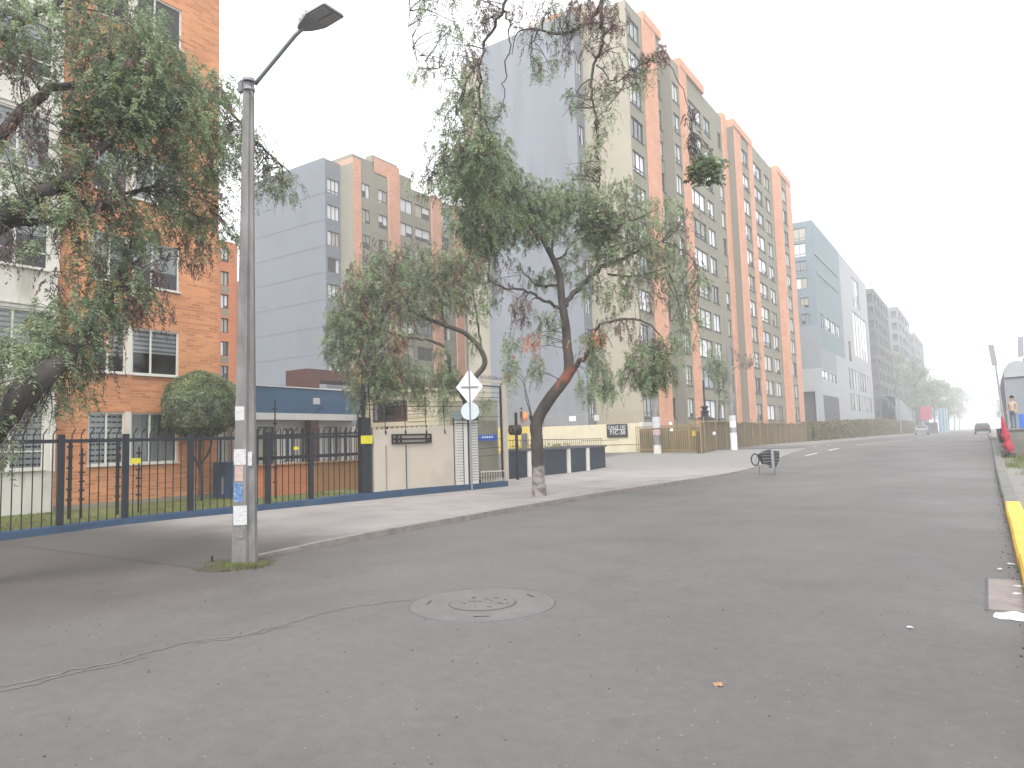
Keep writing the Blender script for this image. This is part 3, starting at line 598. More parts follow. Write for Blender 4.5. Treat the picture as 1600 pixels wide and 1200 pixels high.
mb = MB(); mb.tube([(-9.31, 6.08, 0), (-9.31, 6.08, .10)], .014, 6); tag(mb.build('iron_stub', 'iron_black', loc=(-9.31, 6.08, 0)), 'short black iron stub sticking up left of the lamp post', 'stub')

# ================================================================ BRICK HOUSE (left)
bx_ = -19.9
rows_z = [(1.30, 2.74), (3.83, 5.17), (6.38, 7.74), (8.93, 10.28), (11.45, 12.8), (13.98, 15.3)]
t = thing('brick_apartment_block', (-19.9, 13.15, 0), 'orange brick apartment block with white framed windows and a white rendered bay', 'building')
P = Vector((bx_, 8.45, 0)); ops = []
for z0, z1 in rows_z: ops += [(.88, 1.86, z0, z1), (2.02, 3.42, z0, z1)]
mb = MB(); wall(mb, P, PY, PX, 4.72, -.1, 18.6, ops, 0, .12)
mb.quad((bx_, 13.17, -.1), (bx_-11, 13.17, -.1), (bx_-11, 13.17, 18.6), (bx_, 13.17, 18.6)); mb.quad((bx_, 8.45, 18.6), (bx_, 13.17, 18.6), (bx_-11, 13.17, 18.6), (bx_-11, 8.45, 18.6))
wl = mb.build('wall', 'brick', t)
mb = MB(); mb.box((bx_+.003, 8.47, -.05), (bx_+.05, 13.15, .30)); mb.build('plinth', 'olive', t)
mb = MB(); mb.box((bx_-2.2, 8.5, .3), (bx_-2.0, 13.0, 18)); mb.build('interior', 'room', t)
def house_window(root, P, u, n, op, mulls, style, fw=.05, inset=.06, hbar=None):
    a = MB(); frame_into(a, P, u, n, op, mulls, fw=fw, inset=inset, ft=.06, hbar=hbar)
    q = Vector(P)+Vector(u)*(op[0]+op[1])/2+Vector(n)*.02; a.obox((q.x, q.y, op[2]-.02), Vector(u)*((op[1]-op[0])/2+.03), Vector(n)*.05, (0, 0, .02))
    f = a.build('window', 'frame_white', root)
    g = MB(); sheet_rect(g, P, u, n, op[0], op[1], op[2], op[3], inset+.01); g.build('pane', 'glass', f)
    g = MB(); H = op[3]-op[2]
    if style[0] == 'blind':
        z = op[3]-H*style[1]; k = 0; zz = op[3]
        while zz > z: h = .075 if k % 2 == 0 else .055; sheet_rect(g, P, u, n, op[0]+.03, op[1]-.03, max(z, zz-h), zz, .12+.002*(k % 2), k % 2); zz -= h; k += 1
        sheet_rect(g, P, u, n, op[0]+.03, op[1]-.03, z-.03, z, .116, 0)
        g.build('blind', ['blind', 'blind_gap'], f)
    elif style[0] == 'dash':
        zz = op[3]; k = 0
        while zz > op[2]: h = .10 if k % 2 == 0 else .05; sheet_rect(g, P, u, n, op[0]+.03, op[1]-.03, max(op[2], zz-h), zz, .12, 0 if k % 2 == 0 else 1); zz -= h; k += 1
        x = op[0]+.1
        while x < op[1]-.05: sheet_rect(g, P, u, n, x, x+.025, op[2], op[3], .114, 0); x += .14
        g.build('blind', ['blind', 'darkgrey'], f)
    elif style[0] == 'lace':
        nn = int((op[1]-op[0])/.06)
        for k in range(nn):
            xa = op[0]+(op[1]-op[0])*k/nn; xb = op[0]+(op[1]-op[0])*(k+1)/nn; za = op[3]-H*style[1]
            p = [Vector(P)+Vector(u)*x-Vector(n)*(.13+.02*((i) % 2)) for i, x in ((k, xa), (k+1, xb))]
            g.quad((p[0].x, p[0].y, za), (p[1].x, p[1].y, za), (p[1].x, p[1].y, op[3]), (p[0].x, p[0].y, op[3]))
        g.build('curtain', 'curtain', f)
sty = [(('dash', 1), ('lace', 1)), (('blind', .62), ('blind', .50)), (('lace', .5), ('lace', .6)), (('blind', .5), ('lace', 1)), (('lace', 1), ('blind', .7)), (('lace', .3), ('blind', .0))]
for (z0, z1), (sa, sb) in zip(rows_z, sty):
    house_window(t, P, PY, PX, (.88, 1.86, z0, z1), (.5,), sa); house_window(t, P, PY, PX, (2.02, 3.42, z0, z1), (.4,), sb)
    mb = MB(); mb.box((bx_-.06, 8.45+1.86, z0-.02), (bx_+.01, 8.45+2.02, z1+.02)); mb.build('mullion_panel', 'offwhite', t)
# white rendered bay
wx = bx_+.15; P2 = Vector((wx, 2.0, 0)); ops = []; oz = []
for z0, z1 in rows_z:
    for a in (.4, 2.9, 4.75): ops.append((a, a+1.55 if a < 4 else a+1.48, z0-.03, z1+.12))
mb = MB(); wall(mb, P2, PY, PX, 6.45, -.1, 18.6, ops, 0, .1)
mb.quad((wx, 8.45, -.1), (wx-.16, 8.45, -.1), (wx-.16, 8.45, 18.6), (wx, 8.45, 18.6)); mb.quad((wx, 2, -.1), (wx-8, 2, -.1), (wx-8, 2, 18.6), (wx, 2, 18.6)); mb.quad((wx, 2, 18.6), (wx, 8.45, 18.6), (wx-8, 8.45, 18.6), (wx-8, 2, 18.6))
for z0, z1 in rows_z:
    mb.box((wx+.002, 2.0, z1+.22), (wx+.035, 8.38, z1+.27)); mb.box((wx+.002, 8.36, z0-.1), (wx+.05, 8.46, z1+.25))
mb.build('rendered_bay', 'offwhite', t)
mb = MB(); mb.box((wx-2.2, 2.1, .3), (wx-2.0, 8.4, 18)); mb.build('interior', 'room', t)
for k, op in enumerate(ops):
    if op[0] > 2:
        r = k//3; st = {0: ('dash', 1), 1: ('blind', .62)}.get(r, random.choice([('lace', .6), ('lace', 1), ('blind', .4)]))
        house_window(t, P2, PY, PX, op, (.48,), st, fw=.05, hbar=.28 if r != 1 else None)
# farther orange brick block with a column of small windows
t = thing('narrow_brick_block', (-36, 25.05, 0), 'plain orange brick block with one column of small windows behind the brick apartment block', 'building')
P = Vector((-36, 20, 0)); ops = [(3.98, 4.5, z, z+.85) for z in (12.5, 11.1, 9.75, 8.35, 7.0, 5.6, 4.2)]
mb = MB(); wall(mb, P, PY, PX, 5.05, 0, 13.75, ops, 0, .12); mb.quad((-36, 25.05, 0), (-44, 25.05, 0), (-44, 25.05, 13.75), (-36, 25.05, 13.75)); mb.quad((-36, 20, 13.75), (-36, 25.05, 13.75), (-44, 25.05, 13.75), (-44, 20, 13.75)); mb.build('wall', 'brick_far', t)
mb = MB(); mb.box((-36.15, 25.06, 0), (-35.9, 25.9, 11.5)); mb.build('pilaster', 'olive', t)
for k, op in enumerate(ops):
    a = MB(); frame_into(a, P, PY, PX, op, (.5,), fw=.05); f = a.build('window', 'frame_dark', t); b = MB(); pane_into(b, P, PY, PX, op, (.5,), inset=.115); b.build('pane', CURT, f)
    if k in (1, 2, 4, 5): mb = MB(); sheet_rect(mb, P, PY, PX, op[0], op[1], op[2]-.42, op[2]-.06, -.006); mb.build('sill_panel', 'olive', t)
# ================================================================ COURT BEHIND THE FENCE
mb = MB(); mb.box((-18.25, 13.05, 0), (-17.98, 15.3, 1.10)); mb.box((-18.23, 15.3, 0), (-17.96, 19.8, 1.10), 1); mb.box((-18.3, 13.0, 1.10), (-17.92, 19.85, 1.14), 1); tag(mb.build('planter_wall', ['brick_far', 'brown_wall'], loc=(-18.1, 16, 0)), 'low garden wall, half brick and half plain brown, between fence and guardhouse', 'garden wall')
t = thing('utility_cabinet', (-18.9, 12.75, .1), 'dark blue metal utility cabinet at the corner of the brick apartment block', 'cabinet')
mb = MB(); mb.box((-19.5, 12.75, .15), (-18.45, 13.3, 1.25)); mb.build('body', 'navy', t, bevel=.01)
mb = MB(); mb.box((-19.05, 12.735, .3), (-18.9, 12.75, .8)); mb.build('latch', 'metal', t)
mb = MB(); mb.bar((-19.5, 13.0, 1.25), (-19.5, 13.0, 2.0), .05); mb.bar((-18.5, 13.0, 1.25), (-18.5, 13.0, 2.0), .05); mb.build('upright', 'navy', t)
# guardhouse
t = thing('guardhouse', (-26, 22, 0), 'low white guardhouse with a broad blue fascia above its brown columns', 'guardhouse')
mb = MB(); mb.box((-31, 17.6, 3.18), (-25.98, 25.25, 4.33)); mb.build('fascia', 'blue', t)
mb = MB(); mb.box((-31.1, 17.5, 4.33), (-25.9, 25.35, 4.38)); mb.build('coping', 'white', t)
mb = MB(); mb.box((-31, 17.6, 2.88), (-25.93, 25.25, 3.177)); mb.build('soffit_band', 'white', t)
ops = [(1.9, 2.8, .35, 2.6), (3.3, 3.9, 1.0, 2.5), (5.8, 6.6, .9, 2.6)]
mb = MB(); P = Vector((-26.7, 17.7, 0)); wall(mb, P, PY, PX, 7.4, 0, 2.88, ops, 0, .12); mb.box((-31, 25.1, 0), (-26.7, 25.2, 2.9)); mb.build('wall', 'white', t)
mb = MB(); mb.box((-29, 17.8, .1), (-28.9, 25, 2.8)); mb.build('interior', 'room', t)
for op in ops:
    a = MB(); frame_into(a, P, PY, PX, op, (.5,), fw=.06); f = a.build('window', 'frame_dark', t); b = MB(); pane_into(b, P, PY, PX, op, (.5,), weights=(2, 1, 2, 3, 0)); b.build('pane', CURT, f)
for y in (22.05, 18.1):
    mb = MB(); mb.box((-26.5, y, 0), (-26.05, y+.45, 2.88)); mb.build('column', 'brown' if y > 20 else 'white', t)
mb = MB(); mb.box((-25.975, 22.1, 3.62), (-25.95, 22.5, 3.92)); mb.build('plaque', 'paper', t)
mb = MB(); mb.tube([(-25.9, 22.25, 3.2), (-25.75, 22.25, 3.35)], .02, 6); mb.obox((-25.7, 22.35, 3.42), (.05, .09, .03), (.04, -.03, 0), (0, 0, .04)); mb.build('security_camera', 'iron_black', t)
# inner railing in front of the guardhouse
t = thing('inner_railing', (-20.5, 20.5, 0), 'dark iron railing in front of the white guardhouse', 'railing')
Q0, Q1 = Vector((-22.6, 16.6, 0)), Vector((-18.9, 22.2, 0))
mb = MB(); mb.bar(Q0+Vector((0, 0, 2.1)), Q1+Vector((0, 0, 2.15)), .05, .07); mb.bar(Q0+Vector((0, 0, 1.25)), Q1+Vector((0, 0, 1.35)), .05, .12); mb.build('rail', 'iron_black', t)
for k in range(34):
    p = Q0+(Q1-Q0)*k/33; mb = MB(); mb.tube([p, p+Vector((0, 0, 2.15)), p+Vector((.05, -.03, 2.35))], .02 if k % 8 else .05, 5); mb.build('picket', 'iron_black', t)
# cream guard booth
t = thing('guard_booth', (-22.5, 24.5, 0), 'cream boarded guard booth with a dark barred window behind the beige wall', 'guard booth')
P = Vector((-24.5, 24, 0)); ops = [(.5, 2.68, 2.68, 3.66)]
mb = MB(); wall(mb, P, PX, NY, 3.85, 0, 4.0, ops, 0, .1); mb.quad((-20.65, 24, 0), (-20.65, 27, 0), (-20.65, 27, 4.0), (-20.65, 24, 4.0)); mb.quad((-24.5, 24, 4.0), (-20.65, 24, 4), (-20.65, 27, 4), (-24.5, 27, 4))
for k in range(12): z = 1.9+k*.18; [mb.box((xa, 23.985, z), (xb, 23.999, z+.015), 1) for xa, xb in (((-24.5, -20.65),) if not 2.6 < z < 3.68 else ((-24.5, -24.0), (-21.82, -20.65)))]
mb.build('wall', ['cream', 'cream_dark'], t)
mb = MB(); mb.box((-24.6, 23.85, 4.0), (-20.5, 27.1, 4.12)); mb.build('roof', 'cream', t)
a = MB(); frame_into(a, P, PX, NY, ops[0], (.33, .85), fw=.09, inset=.02); f = a.build('window', 'brown', t); b = MB(); sheet_rect(b, P, PX, NY, *ops[0], .08, 0); b.build('pane', 'glass', f)
mb = MB(); mb.box((-24.3, 24.6, 2), (-21, 24.65, 3.9), 0); mb.box((-23.1, 24.5, 2.7), (-22.5, 24.52, 3.6), 1); mb.build('interior', ['room', 'brown_wall'], t)
# grey green door bay right of the booth
t = thing('gate_lodge', (-19.7, 26, 0), 'small grey lodge with a green door seen between the guard booth and the round sign', 'lodge')
mb = MB(); mb.box((-20.6, 25.6, 0), (-18.9, 27, 3.55)); mb.build('wall', 'olive', t)
mb = MB(); mb.box((-20.45, 25.56, .3), (-19.95, 25.6, 3.1)); mb.build('door', 'teal', t); mb = MB(); mb.box((-19.75, 25.56, .3), (-19.3, 25.6, 3.1)); mb.build('side_panel', 'brown_wall', t)
# dark red entrance canopy
t = thing('entrance_canopy', (-34, 34, 0), 'dark red boxy entrance portal rising behind the blue fascia', 'canopy')
mb = MB(); mb.box((-36, 28.5, 5.75), (-34, 41.5, 6.42)); mb.box((-36, 28.5, 3), (-34, 29.45, 5.75)); mb.build('frame', 'maroon', t)
mb = MB(); mb.box((-35.6, 29.45, 3.0), (-34.4, 41.5, 5.2)); mb.build('infill', 'greyblue_dark', t); mb = MB(); mb.box((-34.39, 29.5, 5.2), (-34.3, 41.4, 5.3)); mb.build('gutter', 'white', t)
# beige wall on the fence line with its electric wires
t = thing('boundary_wall', tuple(FP(16)), 'smooth beige boundary wall standing on the navy plinth right of the iron fence', 'wall')
A0, A1 = 14.5, 18.05
mb = MB(); nseg = 10
for i in range(nseg):
    ya = A0+(A1-A0)*i/nseg; yb = A0+(A1-A0)*(i+1)/nseg; za = 2.05+.04*(ya-A0); zb = 2.05+.04*(yb-A0)
    mb.quad(FP(ya, .09, .25), FP(yb, .09, .25), FP(yb, .09, zb), FP(ya, .09, za)); mb.quad(FP(ya, .09, za), FP(yb, .09, zb), FP(yb, -.09, zb), FP(ya, -.09, za)); mb.quad(FP(ya, -.09, .25), FP(yb, -.09, .25), FP(yb, -.09, zb), FP(ya, -.09, za))
mb.quad(FP(A0, .09, .25), FP(A0, -.09, .25), FP(A0, -.09, 2.05), FP(A0, .09, 2.05)); mb.build('wall_panel', 'beige', t)
for y in (14.92, 15.65):
    mb = MB(); mb.bar(FP(y, .10, .30), FP(y, .10, 1.60), .035, .02); mb.build('vertical_strip', 'olive' if y < 15 else 'darkgrey', t)
tt = thing('wall_emblem', tuple(FP(15.85, .11, 1.78)), 'black frame of small squares and two bars mounted on the beige wall', 'emblem')
mb = MB(); c = lambda y, z: FP(y, .125, z)
for z in (1.90, 1.775, 1.66): mb.bar(c(15.12, z), c(16.62, z), .03, .05)
for y in (15.14, 15.29, 15.31, 15.45, 16.42, 16.60): mb.bar(c(y, 1.65), c(y, 1.915), .03, .05)
mb.build('grille', 'iron_black', tt)
mb = MB(); mb.bar(c(16.40, 1.72), c(16.62, 1.72), .03, .10); mb.build('corner_block', 'iron_black', tt)
t = thing('electric_wires', tuple(FP(16, 0, 2.1)), 'row of thin electric fence wires on black rods above the beige wall', 'electric fence')
for y in (14.92, 15.65, 16.45, 17.2):
    mb = MB(); mb.tube([FP(y, .09, 1.92), FP(y, .05, 3.05)], .014, 5); mb.obox(FP(y, .10, 1.98), FD*.02, FN*.015, (0, 0, .05)); mb.build('rod', 'iron_black', t)
for k in range(6):
    z = 2.16+k*.15; mb = MB(); mb.tube([FP(14.3, 0, z+.02), FP(16, .05, z-.01), FP(18.1, 0, z+.03)], .005 if k != 4 else .012, 4); mb.build('wire', 'iron_black', t)
t = thing('cable_post', tuple(FP(14.25, 0, 0)), 'thick dark post tangled with black cables at the end of the iron fence', 'post')
mb = MB(); mb.tube([FP(14.22, 0, .2), FP(14.22, 0, 3.35)], .055, 8); mb.tube([FP(14.45, 0, 2.1), FP(14.42, 0, 3.4)], .02, 6); mb.build('rod', 'iron_black', t)
mb = MB()
for k in range(16):
    z = 2.2+k*.07; mb.tube([FP(14.22-random.uniform(.05, .16), .0, z), FP(14.22, .06, z+random.uniform(-.05, .08)), FP(14.22+random.uniform(.04, .1), .02, z-.04)], .016, 5)
mb.tube([FP(13.95, 0, 1.95), FP(14.05, .03, 2.5), FP(14.2, 0, 2.9)], .02, 5); mb.build('cable', 'iron_black', t)
# white ribbed pillar
t = thing('ribbed_pillar', tuple(FP(18.15)), 'white ribbed wall pillar with dark vertical bars below the round sign', 'pillar')
mb = MB(); m2 = MB()
for a, b in ((17.66, 17.95), (18.0, 18.16), (18.28, 18.62)):
    q = (FP(a, .06, .3), FP(b, .06, .3)); mb.obox((FP(a, .06, 1.3)+FP(b, .06, 1.3))/2, FD*((b-a)/2), FN*.05, (0, 0, 1.02))
mb.build('panel', 'white', t)
for k in range(22):
    z = .4+k*.088; m2.obox(FP(17.80, .113, z), FD*.145, FN*.004, (0, 0, .006)); m2.obox(FP(18.45, .113, z), FD*.15, FN*.004, (0, 0, .007))
m2.build('rib', 'darkgrey', t)
for y in (17.58, 17.975, 18.22): mb = MB(); mb.bar(FP(y, .08, .3), FP(y, .08, 2.42), .035); mb.build('bar', 'iron', t)
mb = MB(); mb.bar(FP(17.5, .14, 2.33), FP(18.66, .14, 2.36), .02, .03); mb.bar(FP(17.5, .14, 2.22), FP(18.66, .14, 2.25), .02, .02); mb.build('top_rail', 'iron', t)
# round and diamond sign backs on a post
cxs = FP(18.07, .35)
def face(mb, shape, z, r, m=0, th=.006):
    Fd = Vector((.80, .60, 0)).normalized(); Nn = Vector((Fd.y, -Fd.x, 0)); c = Vector((cxs.x, cxs.y, z)); P = []
    for a in shape: P.append(c+Fd*r*a[0]+Vector((0, 0, r*a[1])))
    f = [p+Nn*th for p in P]; b = [p-Nn*th for p in P]; mb.poly(f, m); mb.poly(b[::-1], m)
    for i in range(len(P)): j = (i+1) % len(P); mb.quad(f[i], f[j], b[j], b[i], m)
    return Fd, Nn, c
t = thing('traffic_sign', tuple(cxs), 'white back of a diamond sign above a pale round sign on one post', 'traffic sign')
mb = MB(); mb.tube([(cxs.x, cxs.y, .1), (cxs.x, cxs.y, 4.0)], .028, 8); mb.build('post', 'metal', t)
mb = MB(); Fd, Nn, c_ = face(mb, [(-.82, -.02), (-.75, .06), (-.06, 1.0), (.06, 1.0), (.78, .08), (.80, -.0), (.05, -1.02), (-.05, -1.02)], 3.40, .53); o = mb.build('diamond_plate', 'sign_white', t)
mb = MB(); mb.obox(c_+Nn*.03, Fd*.28, Nn*.012, (0, 0, .02)); mb.build('cross_bracket', 'metal', o)
mb = MB(); Fd, Nn, c_ = face(mb, [(math.cos(2*math.pi*i/40), math.sin(2*math.pi*i/40)) for i in range(40)], 2.62, .29); mb.build('round_plate', 'disc', t)
# cage gate frame right of the pillar
t = thing('cage_gate', tuple(FP(19.4)), 'tall pale metal frame with thin bars and barbs on top beside the pillar', 'gate')
mb = MB(); mb.bar(FP(20.02, 0, .1), FP(20.02, 0, 3.75), .16); mb.bar(FP(18.75, 0, 3.68), FP(20.0, 0, 3.66), .06, .10); mb.build('frame', 'beige', t)
mb = MB()
for z in (.45, 1.15, 1.4, 1.7, 2.45, 2.95, 3.1, 3.25, 3.42): mb.bar(FP(18.75, 0, z), FP(19.85, 0, z+.03), .015)
mb.bar(FP(19.86, 0, .4), FP(19.86, 0, 3.5), .05); mb.bar(FP(18.75, 0, 3.5), FP(19.86, 0, 3.5), .04); mb.build('bar', 'iron', t)
mb = MB()
for k in range(26): y = 18.8+k*.045; mb.tube([FP(y, 0, 3.72), FP(y+random.uniform(-.04, .04), random.uniform(-.04, .04), 3.82+random.uniform(0, .06))], .008, 4)
mb.build('barb', 'iron', t)
mb = MB()
for k in range(9): y = 18.85+k*.12; mb.bar(FP(y, 0, .28), FP(y+.0, 0, .62), .02)
mb.bar(FP(18.8, 0, .64), FP(19.95, 0, .62), .05); mb.build('lower_railing', 'beige', t)
mb = MB(); mb.obox(FP(19.45, -.35, 1.35), FD*.55, FN*.02, (0, 0, 1.0)); mb.build('back_panel', 'olive', t)
mb = MB(); mb.obox(FP(19.4, -.2, 1.76), FD*.44, FN*.012, (0, 0, .10)); tag(mb.build('blue_plate', 'sign_blue', loc=tuple(FP(19.4, 0, 1.76))), 'blue plate with white marks hanging in the tall cage gate', 'sign')
mb = MB(); [mb.obox(FP(19.15+k*.11, -.186, 1.78), FD*.03, FN*.002, (0, 0, .03)) for k in range(5)]; o = mb.build('plate_mark', 'sign_white'); o.parent = bpy.data.objects['blue_plate']; o.location = -FP(19.4, 0, 1.76)
# ================================================================ navy low wall with pilasters
t = thing('pilaster_wall', (-16.2, 28, 0), 'dark navy wall with pale pilasters and a low railing behind the pavement tree', 'low wall')
mb = MB(); mb.box((-16.45, 23.8, -.05), (-16.2, 32.6, 1.2)); mb.box((-18.8, 32.35, -.05), (-16.45, 32.6, 1.2)); mb.build('wall', 'navy_dark', t)
mb = MB(); mb.box((-16.5, 23.75, 1.2), (-16.12, 32.7, 1.30)); mb.box((-18.8, 32.3, 1.2), (-16.5, 32.7, 1.3)); mb.build('coping', 'darkgrey', t)
for y in (25.2, 28.6, 30.5):
    mb = MB(); mb.box((-16.25, y, -.02), (-16.14, y+.28, 1.195)); mb.build('pilaster', 'offwhite', t)
mb = MB(); mb.bar((-16.32, 23.9, 1.66), (-16.32, 32.5, 1.62), .025); mb.build('rail', 'iron', t)
for k in range(44):
    y = 23.95+k*.2; mb = MB(); mb.tube([(-16.32, y, 1.3), (-16.32, y, 1.65)], .012, 4); mb.build('baluster', 'iron', t)
mb = MB()
for k in range(420):
    x = -17.6+random.uniform(-.7, .7); y = random.uniform(24, 32.2); z = random.uniform(1.1, 1.45); s = .06; a = Vector([random.gauss(0, 1) for _ in range(3)]).normalized()*s; b = a.cross(Vector([random.gauss(0, 1) for _ in range(3)])).normalized()*s*.5; p = Vector((x, y, z)); mb.quad(p-a, p-b, p+a, p+b)
tag(mb.build('planting', 'leaf_olive', loc=(-17.6, 28, 0)), 'low planting behind the navy pilaster wall', 'plants', kind='stuff')
# round black sign on post
t = thing('round_post', (-15.5, 23.4, 0), 'dark round traffic signal on a black post in front of the yellow wall', 'signal post')
mb = MB(); mb.tube([(-15.5, 23.4, .1), (-15.5, 23.4, 2.75)], .06, 8); mb.build('post', 'iron_black', t)
mb = MB(); mb.tube([(-15.62, 23.16, 2.06), (-15.42, 23.52, 2.06)], [.20, .21], 20); mb.build('drum', 'iron_black', t)
mb = MB()
for k in range(7): a = k*.9; mb.obox((-15.47+.11*math.cos(a), 23.12, 2.06+.11*math.sin(a)), (.03, 0, 0), (0, .01, 0), (0, 0, .02))
mb.build('stud', 'brown_wall', t)
mb = MB(); mb.tube([(-15.75, 23.3, 2.1), (-15.62, 23.3, 2.0)], .07, 8); mb.build('side_lobe', 'iron_black', t)
# ================================================================ raised terrace with cream wall in front of the grey tower
t = thing('retaining_wall', (-27, 44.5, 0), 'long cream retaining wall with a yellow left end below the railing of the raised walk', 'wall')
mb = MB(); mb.box((-28.35, 44.5, 0), (-19.45, 46.2, 2.62)); mb.build('cream_face', 'cream', t)
mb = MB(); mb.box((-34.5, 44.5, 0), (-28.35, 46.2, 2.72)); mb.build('yellow_end', 'yellow_wall', t)
mb = MB(); mb.box((-19.45, 44.45, 0), (-19.2, 46.2, 2.66)); mb.build('end_pier', 'white', t)
mb = MB(); mb.box((-29.0, 44.44, 1.0), (-28.5, 44.5, 2.2), 0); mb.box((-27.9, 44.46, .6), (-27.7, 44.5, 2.4), 1); mb.build('recess', ['darkgrey', 'white'], t)
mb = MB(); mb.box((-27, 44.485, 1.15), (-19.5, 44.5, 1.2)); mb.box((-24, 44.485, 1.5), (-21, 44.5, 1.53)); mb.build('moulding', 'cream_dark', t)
t = thing('terrace_railing', (-27, 44.6, 2.65), 'thin grey railing along the top of the cream retaining wall', 'railing')
mb = MB(); mb.bar((-34, 44.6, 3.42), (-19.3, 44.6, 3.36), .035); mb.build('rail', 'metal', t)
for k in range(74):
    x = -34+k*.2; mb = MB(); mb.tube([(x, 44.6, 2.6), (x, 44.6, 3.4)], .011, 4); mb.build('baluster', 'ochre', t)
def board(x0, x1, z0, z1, y, mat, label, nm='notice', cat='sign'):
    mb = MB(); mb.box((x0, y-.02, z0), (x1, y, z1)); return tag(mb.build(nm, mat, loc=((x0+x1)/2, y, z0)), label, cat)
board(-24.9, -24.35, 2.95, 3.3, 44.56, 'sign_white', 'blank white notice on the terrace railing left of the white square one')
board(-22.9, -22.5, 2.9, 3.3, 44.56, 'paper', 'small square notice on the terrace railing nearest the black address board')
# address board
b = board(-21.88, -20.32, 1.70, 2.60, 44.44, 'sign_black', 'black address board lettered CALLE 12C 71C-30 on the cream wall', 'address_board', 'sign')
def text(body, size, loc, rot, mat, parent, name='lettering', ext=.004, bold=.0):
    cu = bpy.data.curves.new(name, 'FONT'); cu.body = body; cu.size = size; cu.extrude = ext; cu.offset = bold; cu.align_x = 'CENTER'; cu.align_y = 'CENTER'; cu.fill_mode = 'BOTH'
    tmp = bpy.data.objects.new('tmp', cu); C.objects.link(tmp); dg = bpy.context.evaluated_depsgraph_get(); me = bpy.data.meshes.new_from_object(tmp.evaluated_get(dg)); bpy.data.objects.remove(tmp)
    me.name = name; me.materials.clear(); me.materials.append(MAT[mat]); o = bpy.data.objects.new(name, me); C.objects.link(o); o.parent = parent; o.location = Vector(loc)-parent.location; o.rotation_euler = rot; return o
text('CALLE 12C', .29, (-21.1, 44.41, 2.38), (R(90), 0, 0), 'sign_white', b, bold=.0)
text('71C-30', .40, (-21.08, 44.41, 2.0), (R(90), 0, 0), 'sign_white', b, bold=.0)
mb = MB(); mb.box((-21.7, 44.40, 2.20), (-20.45, 44.42, 2.235)); o = mb.build('underline', 'sign_white'); o.parent = b; o.location = -b.location
# ================================================================ ochre railing, gate, reed screen
t = thing('ochre_railing', (-16.6, 42.5, .6), 'ochre metal railing between the cream wall and the small gate', 'railing')
mb = MB(); mb.bar((-19.2, 43.3, 2.3), (-15.2, 42.1, 2.3), .04, .05); mb.bar((-19.2, 43.3, .85), (-15.2, 42.1, .75), .04, .05); mb.bar((-19.2, 43.3, 2.05), (-15.2, 42.1, 2.05), .03); mb.build('rail', 'ochre', t)
for k in range(27):
    f = k/26; x = -19.2+4*f; y = 43.3-1.2*f; mb = MB(); mb.bar((x, y, gz(y)), (x, y, 2.35), .035); mb.build('bar', 'ochre', t)
mb = MB(); mb.box((-19.1, 43.6, .6), (-15.0, 43.62, 2.2)); mb.build('backing', 'reed', t)
t = thing('entrance_gate', (-14.7, 41.6, .55), 'small ochre barred gate standing proud of the railing with a yellow lock box', 'gate')
mb = MB(); [mb.bar((x, y, .5), (x, y, 2.62), .06) for x, y in ((-15.1, 42.0), (-14.2, 41.4))]; mb.bar((-15.1, 42, 2.6), (-14.2, 41.4, 2.6), .05); mb.bar((-15.1, 42, 2.3), (-14.2, 41.4, 2.3), .05); mb.build('frame', 'ochre', t)
for k in range(5): f = (k+1)/6; mb = MB(); mb.bar((-15.1+.9*f, 42-.6*f, .55), (-15.1+.9*f, 42-.6*f, 2.6), .03); mb.build('bar', 'ochre', t)
mb = MB(); mb.obox((-14.72, 41.72, 1.78), (.09, -.06, 0), (.03, .045, 0), (0, 0, .16)); mb.build('lock_box', 'yellow', t)
mb = MB(); mb.obox((-14.45, 41.7, 1.2), (.16, -.1, 0), (.01, .015, 0), (0, 0, .65)); mb.build('dark_panel', 'iron_black', t)
t = thing('reed_fence', (-14.5, 58, .75), 'brown reed screened fence with thin posts running beside the far road', 'fence')
mb = MB(); ys = [41.5+i*1.2 for i in range(29)]
def fx_(y): return -14.2-.02*(y-41.5)
for a, b2 in zip(ys, ys[1:]):
    j = random.uniform(-.03, .05); xa, xb = fx_(a), fx_(b2)
    mb.quad((xa, a, gz(a)), (xb, b2, gz(b2)), (xb, b2, 2.45+j), (xa, a, 2.45+j)); mb.quad((xa-.08, a, gz(a)), (xb-.08, b2, gz(b2)), (xb-.08, b2, 2.45+j), (xa-.08, a, 2.45+j)); mb.quad((xa, a, 2.45+j), (xb, b2, 2.45+j), (xb-.08, b2, 2.45+j), (xa-.08, a, 2.45+j))
mb.build('screen', 'reed', t)
for k in range(15): y = 42+k*2.3; mb = MB(); mb.bar((fx_(y)+.05, y, gz(y)), (fx_(y)+.05, y, 2.75), .05); mb.build('post', 'ochre', t)
mb = MB(); mb.bar((fx_(42)+.05, 42, 2.5), (fx_(75)+.05, 75, 2.5), .04); mb.build('rail', 'ochre', t)
